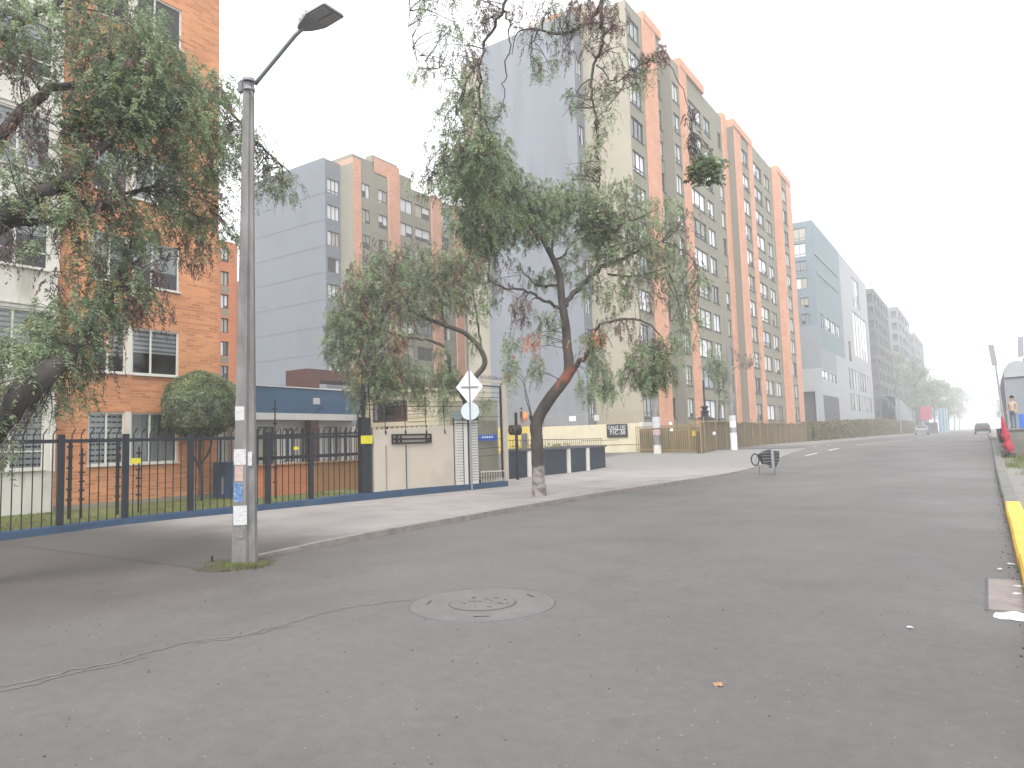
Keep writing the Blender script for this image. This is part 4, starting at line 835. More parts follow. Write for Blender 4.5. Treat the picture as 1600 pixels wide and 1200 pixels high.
# long clipped hedge beyond
mb = MB(); NB = 2600
t = None
def leafcloud(name, P, s, mats, mi=None, label=None, parent=None, loc=(0, 0, 0), asp=.5):
    P = np.asarray(P)-np.array(loc); n = len(P); a = rng.normal(size=(n, 3)); a /= np.linalg.norm(a, axis=1)[:, None]; b = np.cross(a, rng.normal(size=(n, 3))); b /= np.linalg.norm(b, axis=1)[:, None]
    ss = (s*rng.uniform(.6, 1.4, n))[:, None]; return quads(name, P-a*ss, P-b*ss*asp, P+a*ss, P+b*ss*asp, mats, mi, parent, loc)
def quads(name, A, B, Cc, D, mats, mi=None, parent=None, loc=(0, 0, 0)):
    n = len(A); V = np.stack([A, B, Cc, D], 1).reshape(-1, 3); me = bpy.data.meshes.new(name); me.vertices.add(4*n); me.vertices.foreach_set('co', V.ravel().astype(np.float32)); me.loops.add(4*n); me.loops.foreach_set('vertex_index', np.arange(4*n))
    me.polygons.add(n); me.polygons.foreach_set('loop_start', np.arange(0, 4*n, 4)); me.polygons.foreach_set('loop_total', np.full(n, 4))
    for m in mats: me.materials.append(MAT[m])
    if mi is not None: me.polygons.foreach_set('material_index', np.asarray(mi, dtype=np.int32))
    me.update(); o = bpy.data.objects.new(name, me); C.objects.link(o)
    if parent: o.parent = parent
    else: o.location = loc
    return o
P = []
for k in range(24000):
    y = 76+(rng.uniform(0, 1)**1.5)*150; h = .75+1.9+min(1, (y-76)/60)*1.0-max(0, (y-190)/36)**2*2; z = rng.uniform(.75, h); x = -15.1+rng.uniform(-.6, .6) if z > h-.3 else -14.5+rng.uniform(-.08, .1)
    P.append((x, y, z+rng.normal()*.06))
h1 = thing('clipped_hedge', (-15, 76, .75), 'long brown green clipped hedge continuing from the reed fence into the distance', 'hedge')
mb = MB()
for a in range(76, 226, 10):
    f = lambda y: .75+1.75+min(1, (y-76)/60)*1.0-max(0, (y-190)/36)**2*2
    mb.quad((-14.6, a, .7), (-14.6, a+10, .7), (-14.6, a+10, f(a+10)), (-14.6, a, f(a))); mb.quad((-14.6, a, f(a)), (-14.6, a+10, f(a+10)), (-15.6, a+10, f(a+10)), (-15.6, a, f(a)))
mb.quad((-14.6, 76, .7), (-15.6, 76, .7), (-15.6, 76, 2.5), (-14.6, 76, 2.5)); mb.build('inner_mass', 'hedge', h1)
leafcloud('foliage', P, .14, ['hedge', 'reed', 'leaf_olive'], rng.choice(3, len(P), p=[.6, .25, .15]), parent=h1, loc=(-15, 76, .75))
# utility poles with posters
for x, y, h, lb in ((-17.3, 42.2, 8.2, 'grey concrete utility pole with pasted papers in front of the ochre railing'), (-13.25, 44.8, 6.9, 'white painted utility pole covered with posters in front of the reed fence')):
    t = thing('utility_pole', (x, y, gz(y)), lb, 'utility pole', 'concrete utility poles at the railing')
    mb = MB(); mb.tube([(x, y, gz(y)-.05), (x, y, gz(y)+h/2), (x, y, gz(y)+h)], [.24, .21, .15] if x < -15 else [.20, .17, .13], 10); mb.build('pole', 'pole', t)
    mb = MB(); ww = .25 if x < -15 else .21; mb.tube([(x, y, gz(y)+.0), (x, y, gz(y)+(.55 if x < -15 else 2.0))], [ww, ww-.01], 12, cap=False); mb.build('painted_base', 'offwhite' if x < -15 else 'sign_white', t)
    for k, z in enumerate((2.55, 2.2, 1.75) if x < -15 else (2.5, 1.75)):
        mb = MB(); mb.tube([(x, y, z), (x, y, z+.34)], ww-.0+.004, 12, cap=False); mb.build('poster', ['paper', 'paper', 'paper_pink'][k] if x < -15 else ['paper', 'curt_grey'][k], t)
for x, y, z, lb in ((-16.4, 42.3, 2.45, 'upper small white plate on the ochre railing'), (-16.35, 42.3, 2.05, 'lower small white plate on the ochre railing'), (-13.95, 43.2, 1.75, 'small white disc in front of the reed fence right of the gate')):
    mb = MB(); mb.box((x-.09, y, z-.09), (x+.09, y+.02, z+.09)); tag(mb.build('small_plate', 'sign_white', loc=(x, y, z)), lb, 'sign')
# lantern and sapling by the gate
t = thing('garden_lantern', (-14.9, 44.5, .75), 'black ornamental lantern post behind the small ochre gate', 'lantern')
mb = MB(); mb.tube([(-14.9, 44.5, .7), (-14.9, 44.5, 5.2)], .05, 8); mb.build('post', 'iron_black', t)
mb = MB(); mb.tube([(-14.9, 44.5, 2.6), (-14.9, 44.5, 2.75), (-14.9, 44.5, 2.85), (-14.9, 44.5, 3.1), (-14.9, 44.5, 3.12), (-14.9, 44.5, 3.3)], [.75, .5, .25, .22, .34, .1], 12); mb.build('shade', 'iron_black', t)
mb = MB(); mb.tube([(-14.9, 44.5, 3.3), (-14.9, 44.5, 3.42), (-14.9, 44.5, 3.44), (-14.9, 44.5, 3.55)], [.16, .2, .34, .12], 10); mb.build('crown_cap', 'iron_black', t)
# wire rack on two thin legs on the road
cx, cy = -7.2, 28.2
U = Vector((.80, .58, 0)).normalized(); W_ = Vector((-.58, .80, 0)); z0 = gz(cy)+.01
t = thing('wire_rack', (cx, cy, z0), 'black mesh rack with pale strap and wheel, on two thin legs on the road', 'rack')
p = lambda u, z, d=0: (cx+U.x*u+W_.x*d, cy+U.y*u+W_.y*d, z0+z)
for u in (-.22, .38):
    mb = MB(); mb.tube([p(u, 0), p(u, .42)], .014, 6); mb.build('leg', 'darkgrey', t)
mb = MB()
outl = [(-.22, .78), (.02, .92), (.20, .96), (.20, .38), (-.06, .42)]
for d in (-.14, .14): mb.poly([p(a, b_, d) for a, b_ in outl])
for (a, b_), (c, d_) in zip(outl, outl[1:]+outl[:1]): mb.quad(p(a, b_, -.14), p(c, d_, -.14), p(c, d_, .14), p(a, b_, .14))
mb.build('mesh_panel', 'iron_black', t)
mb = MB(); outl = [(.34, .92), (.56, .90), (.52, .52), (.38, .28), (.33, .40)]
for d in (-.13, .13): mb.poly([p(a, b_, d) for a, b_ in outl])
for (a, b_), (c, d_) in zip(outl, outl[1:]+outl[:1]): mb.quad(p(a, b_, -.13), p(c, d_, -.13), p(c, d_, .13), p(a, b_, .13))
mb.build('end_panel', 'iron_black', t)
mb = MB()
for zz in (.5, .62, .74, .86): mb.tube([p(-.15+.0*zz, zz, -.15), p(.20, zz+.02, -.15)], .007, 4); mb.tube([p(.35, zz-.02, -.14), p(.52, zz-.02, -.14)], .007, 4)
mb.build('wire', 'metal', t)
mb = MB(); mb.obox(p(.275, .62), U*.055, W_*.15, (0, 0, .36)); mb.build('strap', 'metal', t)
mb = MB(); k = 28; R1 = [p(-.36+.15*math.cos(2*math.pi*i/k), .60+.22*math.sin(2*math.pi*i/k)) for i in range(k+1)]; mb.tube(R1, .028, 6, cap=False); mb.build('wheel_rim', 'iron_black', t)
mb = MB()
for i in range(6): a = i*math.pi/3+.3; mb.tube([p(-.36, .60), p(-.36+.15*math.cos(a), .60+.22*math.sin(a))], .006, 4)
mb.tube([p(-.30, .78, -.03), p(-.36, .45, -.03)], .02, 6); mb.build('spoke', 'metal', t)
# ================================================================ TOWERS
cam2 = Vector((0, 0, 1.6))
def seg_tower(root, segs, xback, zf, end, roofs=None):
    """segs: (y0,y1,x,material,ztop,[(ya,yb,mullions)],rows)"""
    groups = {}; wl = []
    for y0, y1, x, mat, zt, cols, rows in segs:
        P = Vector((x, y0, 0)); ops = []
        for ya, yb, mu in cols:
            for z0, z1 in rows: ops.append((ya-y0, yb-y0, z0, z1)); wl.append((P, PY, PX, ops[-1], mu, (Vector((x, ya, z0))-cam2).length))
        mb = groups.setdefault(mat, MB()); wall(mb, P, PY, PX, y1-y0, zf, zt, ops, 0, .14)
        for y in (y0, y1): mb.quad((x, y, zf), (x-2.5, y, zf), (x-2.5, y, zt), (x, y, zt))
        mb.quad((x, y0, zt), (x, y1, zt), (xback, y1, zt), (xback, y0, zt))
    for mat, mb in groups.items(): mb.build('facade', mat, root)
    return wl
ROWA = [(3.1+2.65*k, 3.1+2.65*k+1.58) for k in range(12)]
t = thing('apartment_tower', (-20.5, 47.7, .75), 'tall olive apartment tower with salmon brick stripes and a blank pale blue grey end wall', 'building')
S = [(47.7, 50.72, -20.5, 'olive', 34.9, [(47.9, 50.15, (.3, .65))], ROWA), (50.72, 53.15, -20.32, 'orange', 35.5, [], []), (53.15, 54.4, -20.5, 'olive', 34.9, [(53.3, 54.28, ())], ROWA[:-1]),
 (54.4, 56.4, -19.67, 'olive', 33.2, [(54.75, 56.15, (.5,))], ROWA[:-1]), (56.4, 57.9, -19.5, 'orange', 33.9, [], []), (57.9, 66.6, -19.67, 'olive', 33.1, [(58.0, 61.9, (.33, .66)), (62.6, 64.5, (.5,))], ROWA[:-1]),
 (66.6, 68.1, -19.67, 'olive', 33.1, [(66.75, 67.85, ())], ROWA[:-1]), (68.1, 69.35, -19.5, 'orange', 33.6, [], []),
 (69.35, 71.95, -18.86, 'orange', 33.2, [], []), (71.95, 74.7, -18.92, 'olive', 33.0, [(72.1, 74.5, (.5,))], ROWA[:-1]), (74.7, 76.1, -18.8, 'orange', 33.2, [], []), (76.1, 84.9, -18.92, 'olive', 32.9, [(76.35, 79.95, (.5,)), (81.1, 83.5, (.5,))], ROWA[:-1]),
 (84.9, 86.6, -18.3, 'orange', 33.2, [], []), (86.6, 89.4, -18.36, 'olive', 33.0, [(87.1, 89.2, (.5,))], ROWA[:-1]), (89.4, 91.9, -18.3, 'orange', 33.2, [], []), (91.9, 95, -18.9, 'olive', 30, [], [])]
wl = seg_tower(t, S, -35.4, .3, None)
for ya, yb, x_, z_ in ((50.72, 54.4, -20.3, 35.5), (56.4, 62.6, -19.48, 33.9), (69.35, 76.1, -18.78, 33.2), (84.9, 91.9, -18.26, 33.2)): mb = MB(); mb.box((x_-2.6, ya-.01, z_-.75), (x_+.02, yb+.01, z_+.01)); mb.build('portal_beam', 'orange', t)
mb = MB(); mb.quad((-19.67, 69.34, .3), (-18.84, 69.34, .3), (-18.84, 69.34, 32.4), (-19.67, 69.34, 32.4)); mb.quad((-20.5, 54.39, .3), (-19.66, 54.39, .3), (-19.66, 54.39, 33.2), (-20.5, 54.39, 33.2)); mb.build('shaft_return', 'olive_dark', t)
# beige return wall, recess with small windows, blank end wall
mb = MB(); mb.quad((-20.5, 47.69, .3), (-24.31, 47.69, .3), (-24.31, 47.69, 34.9), (-20.5, 47.69, 34.9)); mb.build('return_wall', 'beige_tower', t)
P = Vector((-24.31, 46.33, 0)); ops = [(.35, 1.2, z0, z1-.1) for z0, z1 in ROWA[:-1]]
mb = MB(); wall(mb, P, PY, PX, 1.37, .3, 34.7, ops, 0, .12); mb.build('recess_wall', 'greyblue_dark', t)
wl += [(P, PY, PX, o_, (.5,), (Vector((-24.3, 46.7, o_[2]))-cam2).length) for o_ in ops]
mb = MB(); mb.quad((-24.31, 46.33, .3), (-33.0, 46.33, .3), (-33.0, 46.33, 34.7), (-24.31, 46.33, 34.7)); mb.quad((-24.31, 46.33, 34.7), (-33, 46.33, 34.7), (-33, 60, 34.7), (-24.31, 60, 34.7))
mb.build('end_wall', ['greyblue', 'greyblue_dark'], t)
mb = MB(); mb.quad((-33.0, 46.6, .3), (-35.4, 46.6, .3), (-35.4, 46.6, 34.2), (-33.0, 46.6, 34.2)); mb.quad((-33.0, 46.33, .3), (-33.0, 46.6, .3), (-33, 46.6, 34.7), (-33, 46.33, 34.7)); mb.quad((-35.4, 46.6, .3), (-35.4, 95, .3), (-35.4, 95, 34.2), (-35.4, 46.6, 34.2)); mb.build('rear_wing', 'beige_tower', t)
mb = MB(); mb.box((-33, 54, 34.8), (-26.5, 60, 40.5)); mb.build('roof_house', 'beige_tower', t); mb = MB(); mb.box((-30.8, 53.9, 34.8), (-29.6, 54, 40.5)); mb.build('roof_stripe', 'orange', t)
tower_windows(t, wl)
mb = MB()
for P_, u_, n_, op_, mu_, d_ in wl:
    if u_ == PY and P_.x > -22: mb.box((P_.x-.02, P_.y+op_[0]-.04, op_[2]-.09), (P_.x+.06, P_.y+op_[1]+.04, op_[2]-.02))
mb.build('window_sills', 'joint', t)['kind'] = 'stuff'
# middle tower
zf = .3; ROWB = [(25.43-2.52*k, 25.43-2.52*k+1.38) for k in range(10)]
t = thing('blue_grey_apartment_tower', (-48, 45.7, .75), 'shorter apartment tower with a panelled blue grey end wall right of the lamp post', 'building')
S = [(45.72, 46.75, -47.89, 'orange', 28.9, [], []), (46.75, 50.5, -48.0, 'olive', 28.2, [(46.95, 48.0, (.5,)), (49.15, 50.4, (.5,))], ROWB), (50.5, 52.1, -47.85, 'orange', 28.4, [], []), (52.1, 57.1, -48.0, 'olive', 28.2, [(52.2, 54.1, (.5,)), (54.5, 56.9, (.5,))], ROWB),
 (57.1, 58.65, -47.85, 'orange', 28.4, [], []), (58.65, 61.0, -48.0, 'olive', 28.2, [(58.8, 60.1, (.5,))], ROWB), (61.0, 62.3, -47.85, 'orange', 28.4, [], []), (62.3, 90, -47.7, 'beige_tower', 28.2, [], [])]
wl = seg_tower(t, S, -62.4, zf, None)
mb = MB(); mb.quad((-47.89, 45.71, zf), (-49.62, 45.71, zf), (-49.62, 45.71, 28.4), (-47.89, 45.71, 28.4)); mb.box((-56, 45.9, 28.3), (-48.2, 54.2, 29.4)); mb.box((-49, 48.5, 29.4), (-48.1, 52, 30.1)); mb.build('return_wall', 'olive', t)
mb = MB(); mb.box((-48.09, 48.7, 28.4), (-48.05, 52.3, 29.9)); mb.build('roof_stripe', 'orange', t)
P = Vector((-49.62, 43.82, 0)); ops = [(.25, 1.75, z0, z1) for z0, z1 in ROWB]; mb = MB(); wall(mb, P, PY, PX, 1.9, zf, 28.6, ops, 0, .12); mb.build('recess_wall', 'greyblue_dark', t)
wl += [(P, PY, PX, o_, (.35, .68), (Vector((-49.62, 44, o_[2]))-cam2).length-30) for o_ in ops]
mb = MB(); mb.quad((-49.62, 43.82, zf), (-62.4, 43.82, zf), (-62.4, 43.82, 28.75), (-49.62, 43.82, 28.75)); mb.quad((-49.62, 43.82, 28.6), (-62.4, 43.82, 28.75), (-62.4, 60, 28.75), (-49.62, 60, 28.6))
for k in range(11):
    z = 25.3-2.52*k; mb.box((-62.39, 43.805, z), (-49.63, 43.82, z+.03), 1)
mb.build('end_wall', ['greyblue_panel', 'joint'], t)
mb = MB(); mb.quad((-62.4, 43.82, zf), (-62.4, 60, zf), (-62.4, 60, 28.75), (-62.4, 43.82, 28.75)); mb.build('rear_wall', 'greyblue_dark', t)
mb = MB(); mb.box((-63.2, 45, zf), (-62.42, 50, 20)); mb.build('rear_pier', 'olive', t)
tower_windows(t, wl)
# grey office block beyond
t = thing('grey_office_block', (-18.9, 107.7, .75), 'large blue grey and pale clad office block beyond the salmon striped tower', 'building')
x = -18.86; P = Vector((x, 107.72, 0)); L = 55
wl = []
def clad(name, mat, ya, yb, za, zb, dx=0, ops=(), mull=(.5,)):
    mb = MB(); PP = Vector((x+dx, ya, 0)); oo = [(a-ya, b-ya, c, d) for a, b, c, d in ops]; wall(mb, PP, PY, PX, yb-ya, za, zb, oo, 0, .25); mb.build(name, mat, t)
    for o_ in oo: wl.append((PP, PY, PX, o_, mull, 100+o_[0]))
clad('teal_cladding', 'teal', 107.72, 130, 13.8, 32.4, 0, [(109.9, 112, 16.9, 19.0), (113.6, 117.5, 17.0, 18.9), (118.3, 122, 17.0, 18.9), (122.8, 126.2, 17.0, 18.9)])
clad('pale_cladding', 'pale_clad', 130, 163, 13.8, 32.2, .0, [(143, 152, 25.0, 30.6), (141.5, 160, 15.5, 23.8), (134.2, 137.2, 13.9, 17.5)], (.2, .4, .6, .8))
clad('mid_cladding', 'mid_clad', 107.72, 121, 10.75, 13.8)
clad('lower_cladding', 'pale_clad', 121, 163, .3, 13.8, 0, [(132+i*3.2, 134.2+i*3.2, 9.0+.0, 12.6) for i in range(9)]+[(132+i*3.2, 134.2+i*3.2, 5.2, 8.2) for i in range(9)], ())
clad('base_cladding', 'pale_clad', 107.72, 121, 3.6*0+.3, 10.75, 0, [(108.2, 113.4, 9.15, 10.6), (114.3, 120, 9.15, 10.5)])
PE = Vector((-24.3, 107.72, 0)); ops = [(2.7, 4.5, 29.6, 31.5), (2.7, 4.4, 27.2, 29.2), (2.6, 4.4, 24.8, 26.6), (2.75, 4.3, 22.5, 24.1), (3.2, 4.3, 19.7, 21.2), (3.2, 4.3, 17.3, 18.8)]
mb = MB(); wall(mb, PE, PX, NY, 5.44, 17.0, 32.4, ops, 0, .3); mb.build('end_wall', 'teal', t)
wl += [(PE, PX, NY, o_, (.5,), 90) for o_ in ops]
mb = MB(); mb.quad((-24.3, 107.72, 10.8), (x, 107.72, 10.8), (x, 107.72, 17), (-24.3, 107.72, 17)); mb.build('end_band', 'mid_clad', t)
mb = MB(); wall(mb, PE, PX, NY, 5.44, .3, 10.8, [(2.2, 4.4, .5, 7.5)], 0, .8); mb.build('end_base', 'pale_clad', t)
mb = MB(); mb.box((-22.2, 108.4, .4), (-19.9, 108.5, 7.6)); mb.box((x-1, 107.9, .5), (x+.02, 120.5, 6.95)); mb.build('dark_opening', 'darkgrey', t)
mb = MB(); mb.quad((x, 107.72, 32.4), (x, 163, 32.2), (-24.3, 163, 32.2), (-24.3, 107.72, 32.4)); mb.quad((x, 163, .3), (-24.3, 163, .3), (-24.3, 163, 32.2), (x, 163, 32.2)); mb.box((x+.01, 108, 27.4), (x+.12, 127, 27.8)); mb.box((x+.01, 109, 24.7), (x+.12, 127, 25.1)); mb.build('parapet', 'mid_clad', t)
tower_windows(t, wl)
# distant blocks behind it
def farblock(x0, x1, y0, y1, h, mat, label, cols=5, fl=9, dome=False):
    t = thing('distant_building', ((x0+x1)/2, y0, .75), label, 'building', 'distant buildings along the left side')
    mb = MB(); ops = []; fh = (h-4)/fl; Lx = x1-x0; Ly = y1-y0
    opx = [(Lx*(i+.2)/cols, Lx*(i+.8)/cols, 4+k*fh, 4+k*fh+fh*.6) for i in range(cols) for k in range(fl)]
    opy = [(Ly*(i+.2)/cols, Ly*(i+.8)/cols, 4+k*fh, 4+k*fh+fh*.6) for i in range(cols) for k in range(fl)]
    wall(mb, (x0, y0, 0), PX, NY, Lx, .3, h, opx, 0, .3); wall(mb, (x1, y0, 0), PY, PX, Ly, .3, h, opy, 0, .3); mb.quad((x0, y0, h), (x1, y0, h), (x1, y1, h), (x0, y1, h)); mb.build('wall', mat, t)
    mb = MB(); mb.box((x0+.5, y0+.5, .5), (x1-.5, y1-.5, h-.5)); mb.build('interior', 'darkgrey', t)
    mb = MB(); mb.box((x0+1, y0+2, h), (x0+(x1-x0)*.5, y0+7, h+3.2)); mb.build('roof_house', mat, t)
    return t
farblock(-26, -18.5, 172, 200, 33.0, 'darkgrey', 'dark grey unfinished looking block right behind the office block', 5, 10)
farblock(-26, -17.5, 215, 250, 35, 'greyblue_dark', 'hazy grey block second beyond the office block', 4, 10)
farblock(-26, -17, 262, 300, 33, 'greyblue_dark', 'faint hazy block third beyond the office block', 4, 9)
t = thing('curved_canopy', (-16.5, 165, .75), 'low pale curved roof in front of the dark distant blocks', 'canopy')
mb = MB(); k = 16
for i in range(k):
    a, b = math.pi*i/k/2, math.pi*(i+1)/k/2; ya, yb = 166+42*math.sin(a), 166+42*math.sin(b); za, zb = 3+6.2*math.cos(a), 3+6.2*math.cos(b)
    mb.quad((-18, ya, za), (-18, yb, zb), (-15.2, yb, zb-.8), (-15.2, ya, za-.8)); mb.quad((-15.2, ya, 1), (-15.2, yb, 1), (-15.2, yb, zb-.8), (-15.2, ya, za-.8), 1)
mb.build('roof', ['white', 'mid_clad'], t)
# far things on the road axis
t = thing('red_kiosk', (-10.5, 172, .75), 'small dark kiosk under a faded red awning at the far end of the hedge', 'kiosk')
mb = MB(); mb.box((-10.6, 172, .7), (-8.4, 174.5, 3.0)); mb.build('body', 'darkgrey', t); mb = MB(); mb.box((-11.3, 171.6, 3.6), (-9.4, 174.9, 6.4)); mb.bar((-10.4, 172, 3), (-10.4, 172, 3.7), .2); mb.build('awning', 'redfar', t, bevel=.4)
t = thing('blue_hoarding', (-7.4, 175, .75), 'pale blue panelled stall beside the red awning far down the road', 'stall')
mb = MB(); mb.box((-8.3, 175, .75), (-6.6, 180, 5.8)); mb.build('panel', 'bluefar', t); mb = MB(); [mb.box((xx, 174.9, .75), (xx+.12, 175, 6.0)) for xx in (-8.3, -7.7, -7.1, -6.7)]; mb.build('post', 'white', t)
def car(loc, yaw, mat, label):
    t = thing('car', loc, label, 'car', 'cars far down the road'); W = lambda pts: [tuple(Matrix.Rotation(yaw, 3, 'Z') @ Vector(q)+Vector(loc)) for q in pts]
    prof = [(-2.1, .35), (-2.15, .75), (-1.9, .95), (-1.2, 1.0), (-.75, 1.42), (.7, 1.45), (1.35, 1.05), (2.0, .9), (2.12, .6), (2.1, .32)]
    mb = MB(); wd = lambda z: .86 if z < 1.02 else .66
    A = W([(-wd(z), y, z) for y, z in prof]); B = W([(wd(z), y, z) for y, z in prof]); mb.poly(A); mb.poly(B[::-1])
    for i in range(len(prof)): j = (i+1) % len(prof); mb.quad(A[i], A[j], B[j], B[i])
    mb.build('body', mat, t)
    mb = MB(); q = W([(-.6, -1.18, 1.03), (.6, -1.18, 1.03), (.56, -.78, 1.38), (-.56, -.78, 1.38)]); q = [Vector(v)+Matrix.Rotation(yaw, 3, 'Z') @ Vector((0, -.03, .02)) for v in q]; mb.quad(*q); mb.build('rear_window', 'curt_dark', t)
    for sx in (-1, 1):
        for sy in (-1.3, 1.35):
            mb = MB(); a, b = W([(sx*.72, sy, .32), (sx*.89, sy, .32)]); mb.tube([a, b], .32, 14); mb.build('wheel', 'tyre', t)
        mb = MB(); c = W([(sx*.65, -2.14, .75)])[0]; mb.obox(c, (.12, 0, 0), (0, .03, 0), (0, 0, .07)); mb.build('tail_light', 'red', t)
    return t
car((-8.1, 124, .755), R(4), 'mid_clad', 'small grey car far down the road on the left by the hedge')
car((-.35, 112, .755), 0, 'carpaint', 'small dark car far down the road by the right kerb')

# ================================================================ RIGHT SIDE
t = thing('stone_terrace', (1.6, 34, 0), 'mossy grey stone terrace wall closing the right pavement below the grey house', 'wall')
mb = MB()
mb.box((.62, 36.0, 0), (6, 60, 1.44)); mb.build('wall_block', 'stone', t)
mb = MB(); mb.box((.58, 35.95, 1.44), (6, 60, 1.50)); mb.build('coping', 'kerb_grey', t)
t = thing('grey_house', (3, 47, 1.5), 'plain grey house with a rounded roof and a blue band behind the terrace', 'building')
mb = MB(); mb.box((1.0, 46, 1.5), (8, 58, 4.25), 0); mb.build('wall', 'mid_clad', t)
mb = MB(); mb.box((1.5, 45.97, 1.5), (8, 46, 2.25)); mb.build('blue_band', 'sign_blue', t)
prof = [(1.0, 4.25), (1.05, 4.7), (1.25, 5.0), (1.6, 5.1), (3, 4.75), (8, 4.4), (8, 4.25)]
mb = MB(); mb.poly([(a, 45.9, b) for a, b in prof]); [mb.quad((a, 45.9, b), (c, 45.9, d), (c, 58, d), (a, 58, b)) for (a, b), (c, d) in zip(prof, prof[1:])]; mb.build('roof', 'pale_clad', t)
# leaning lamp with red tarp
t = thing('leaning_lamp_pole', (.62, 35.4, gz(35.4)+.15), 'thin leaning grey pole with a flat grey panel on top and red tarpaulin below', 'lamp pole')
mb = MB(); mb.tube([(.72, 35.4, .4), (.52, 35.5, 4.3)], [.045, .035], 8); mb.build('pole', 'metal', t)
mb = MB(); mb.obox((.46, 35.5, 4.60), (.10, .02, -.0), (0, .03, 0), (-.04, 0, .44)); mb.build('panel', 'lamp_grey', t)
mb = MB(); mb.tube([(.60, 35.35, 2.0), (.61, 35.3, 1.75), (.64, 35.3, 1.5), (.64, 35.3, 1.25), (.70, 35.3, 1.05), (.70, 35.3, .85), (.76, 35.3, .7), (.72, 35.3, .5)], [.04, .08, .10, .15, .13, .17, .15, .11], 10, jit=.28); mb.build('red_wrap', 'red', t)
crumple('rubbish_heap', (.68, 34.9, gz(34.9)+.18), (.22, .2, .18), 'iron_black', 'small black heap of rubbish at the foot of the leaning pole', 'rubbish')
crumple('rubbish_sack', (.50, 35.6, gz(35.6)+.75), (.10, .15, .45), 'iron_black', 'narrow black sack leaning beside the red tarpaulin', 'sack')
t = thing('roadside_lamp', (2.6, 60, .75), 'grey lamp pole with a tall flat head rising behind the grey house', 'lamp pole')
mb = MB(); mb.tube([(2.6, 61, .8), (2.55, 61, 6.4)], .06, 8); mb.build('pole', 'metal', t); mb = MB(); mb.obox((2.45, 61, 7.2), (.17, 0, 0), (0, .05, 0), (.04, 0, .72)); mb.build('panel', 'lamp_grey', t)
# stone slabs marks on the right pavement: joints
mb = MB()
for k in range(30):
    y = 18+k*1.2; mb.quad((.47, y, gz(y)+.134), (2.2, y, gz(y)+.134), (2.2, y+.02, gz(y)+.134), (.47, y+.02, gz(y)+.134))
struct(mb.build('pavement_joints', 'soil'), 'dark joints between pavement slabs on the right', 'structure')

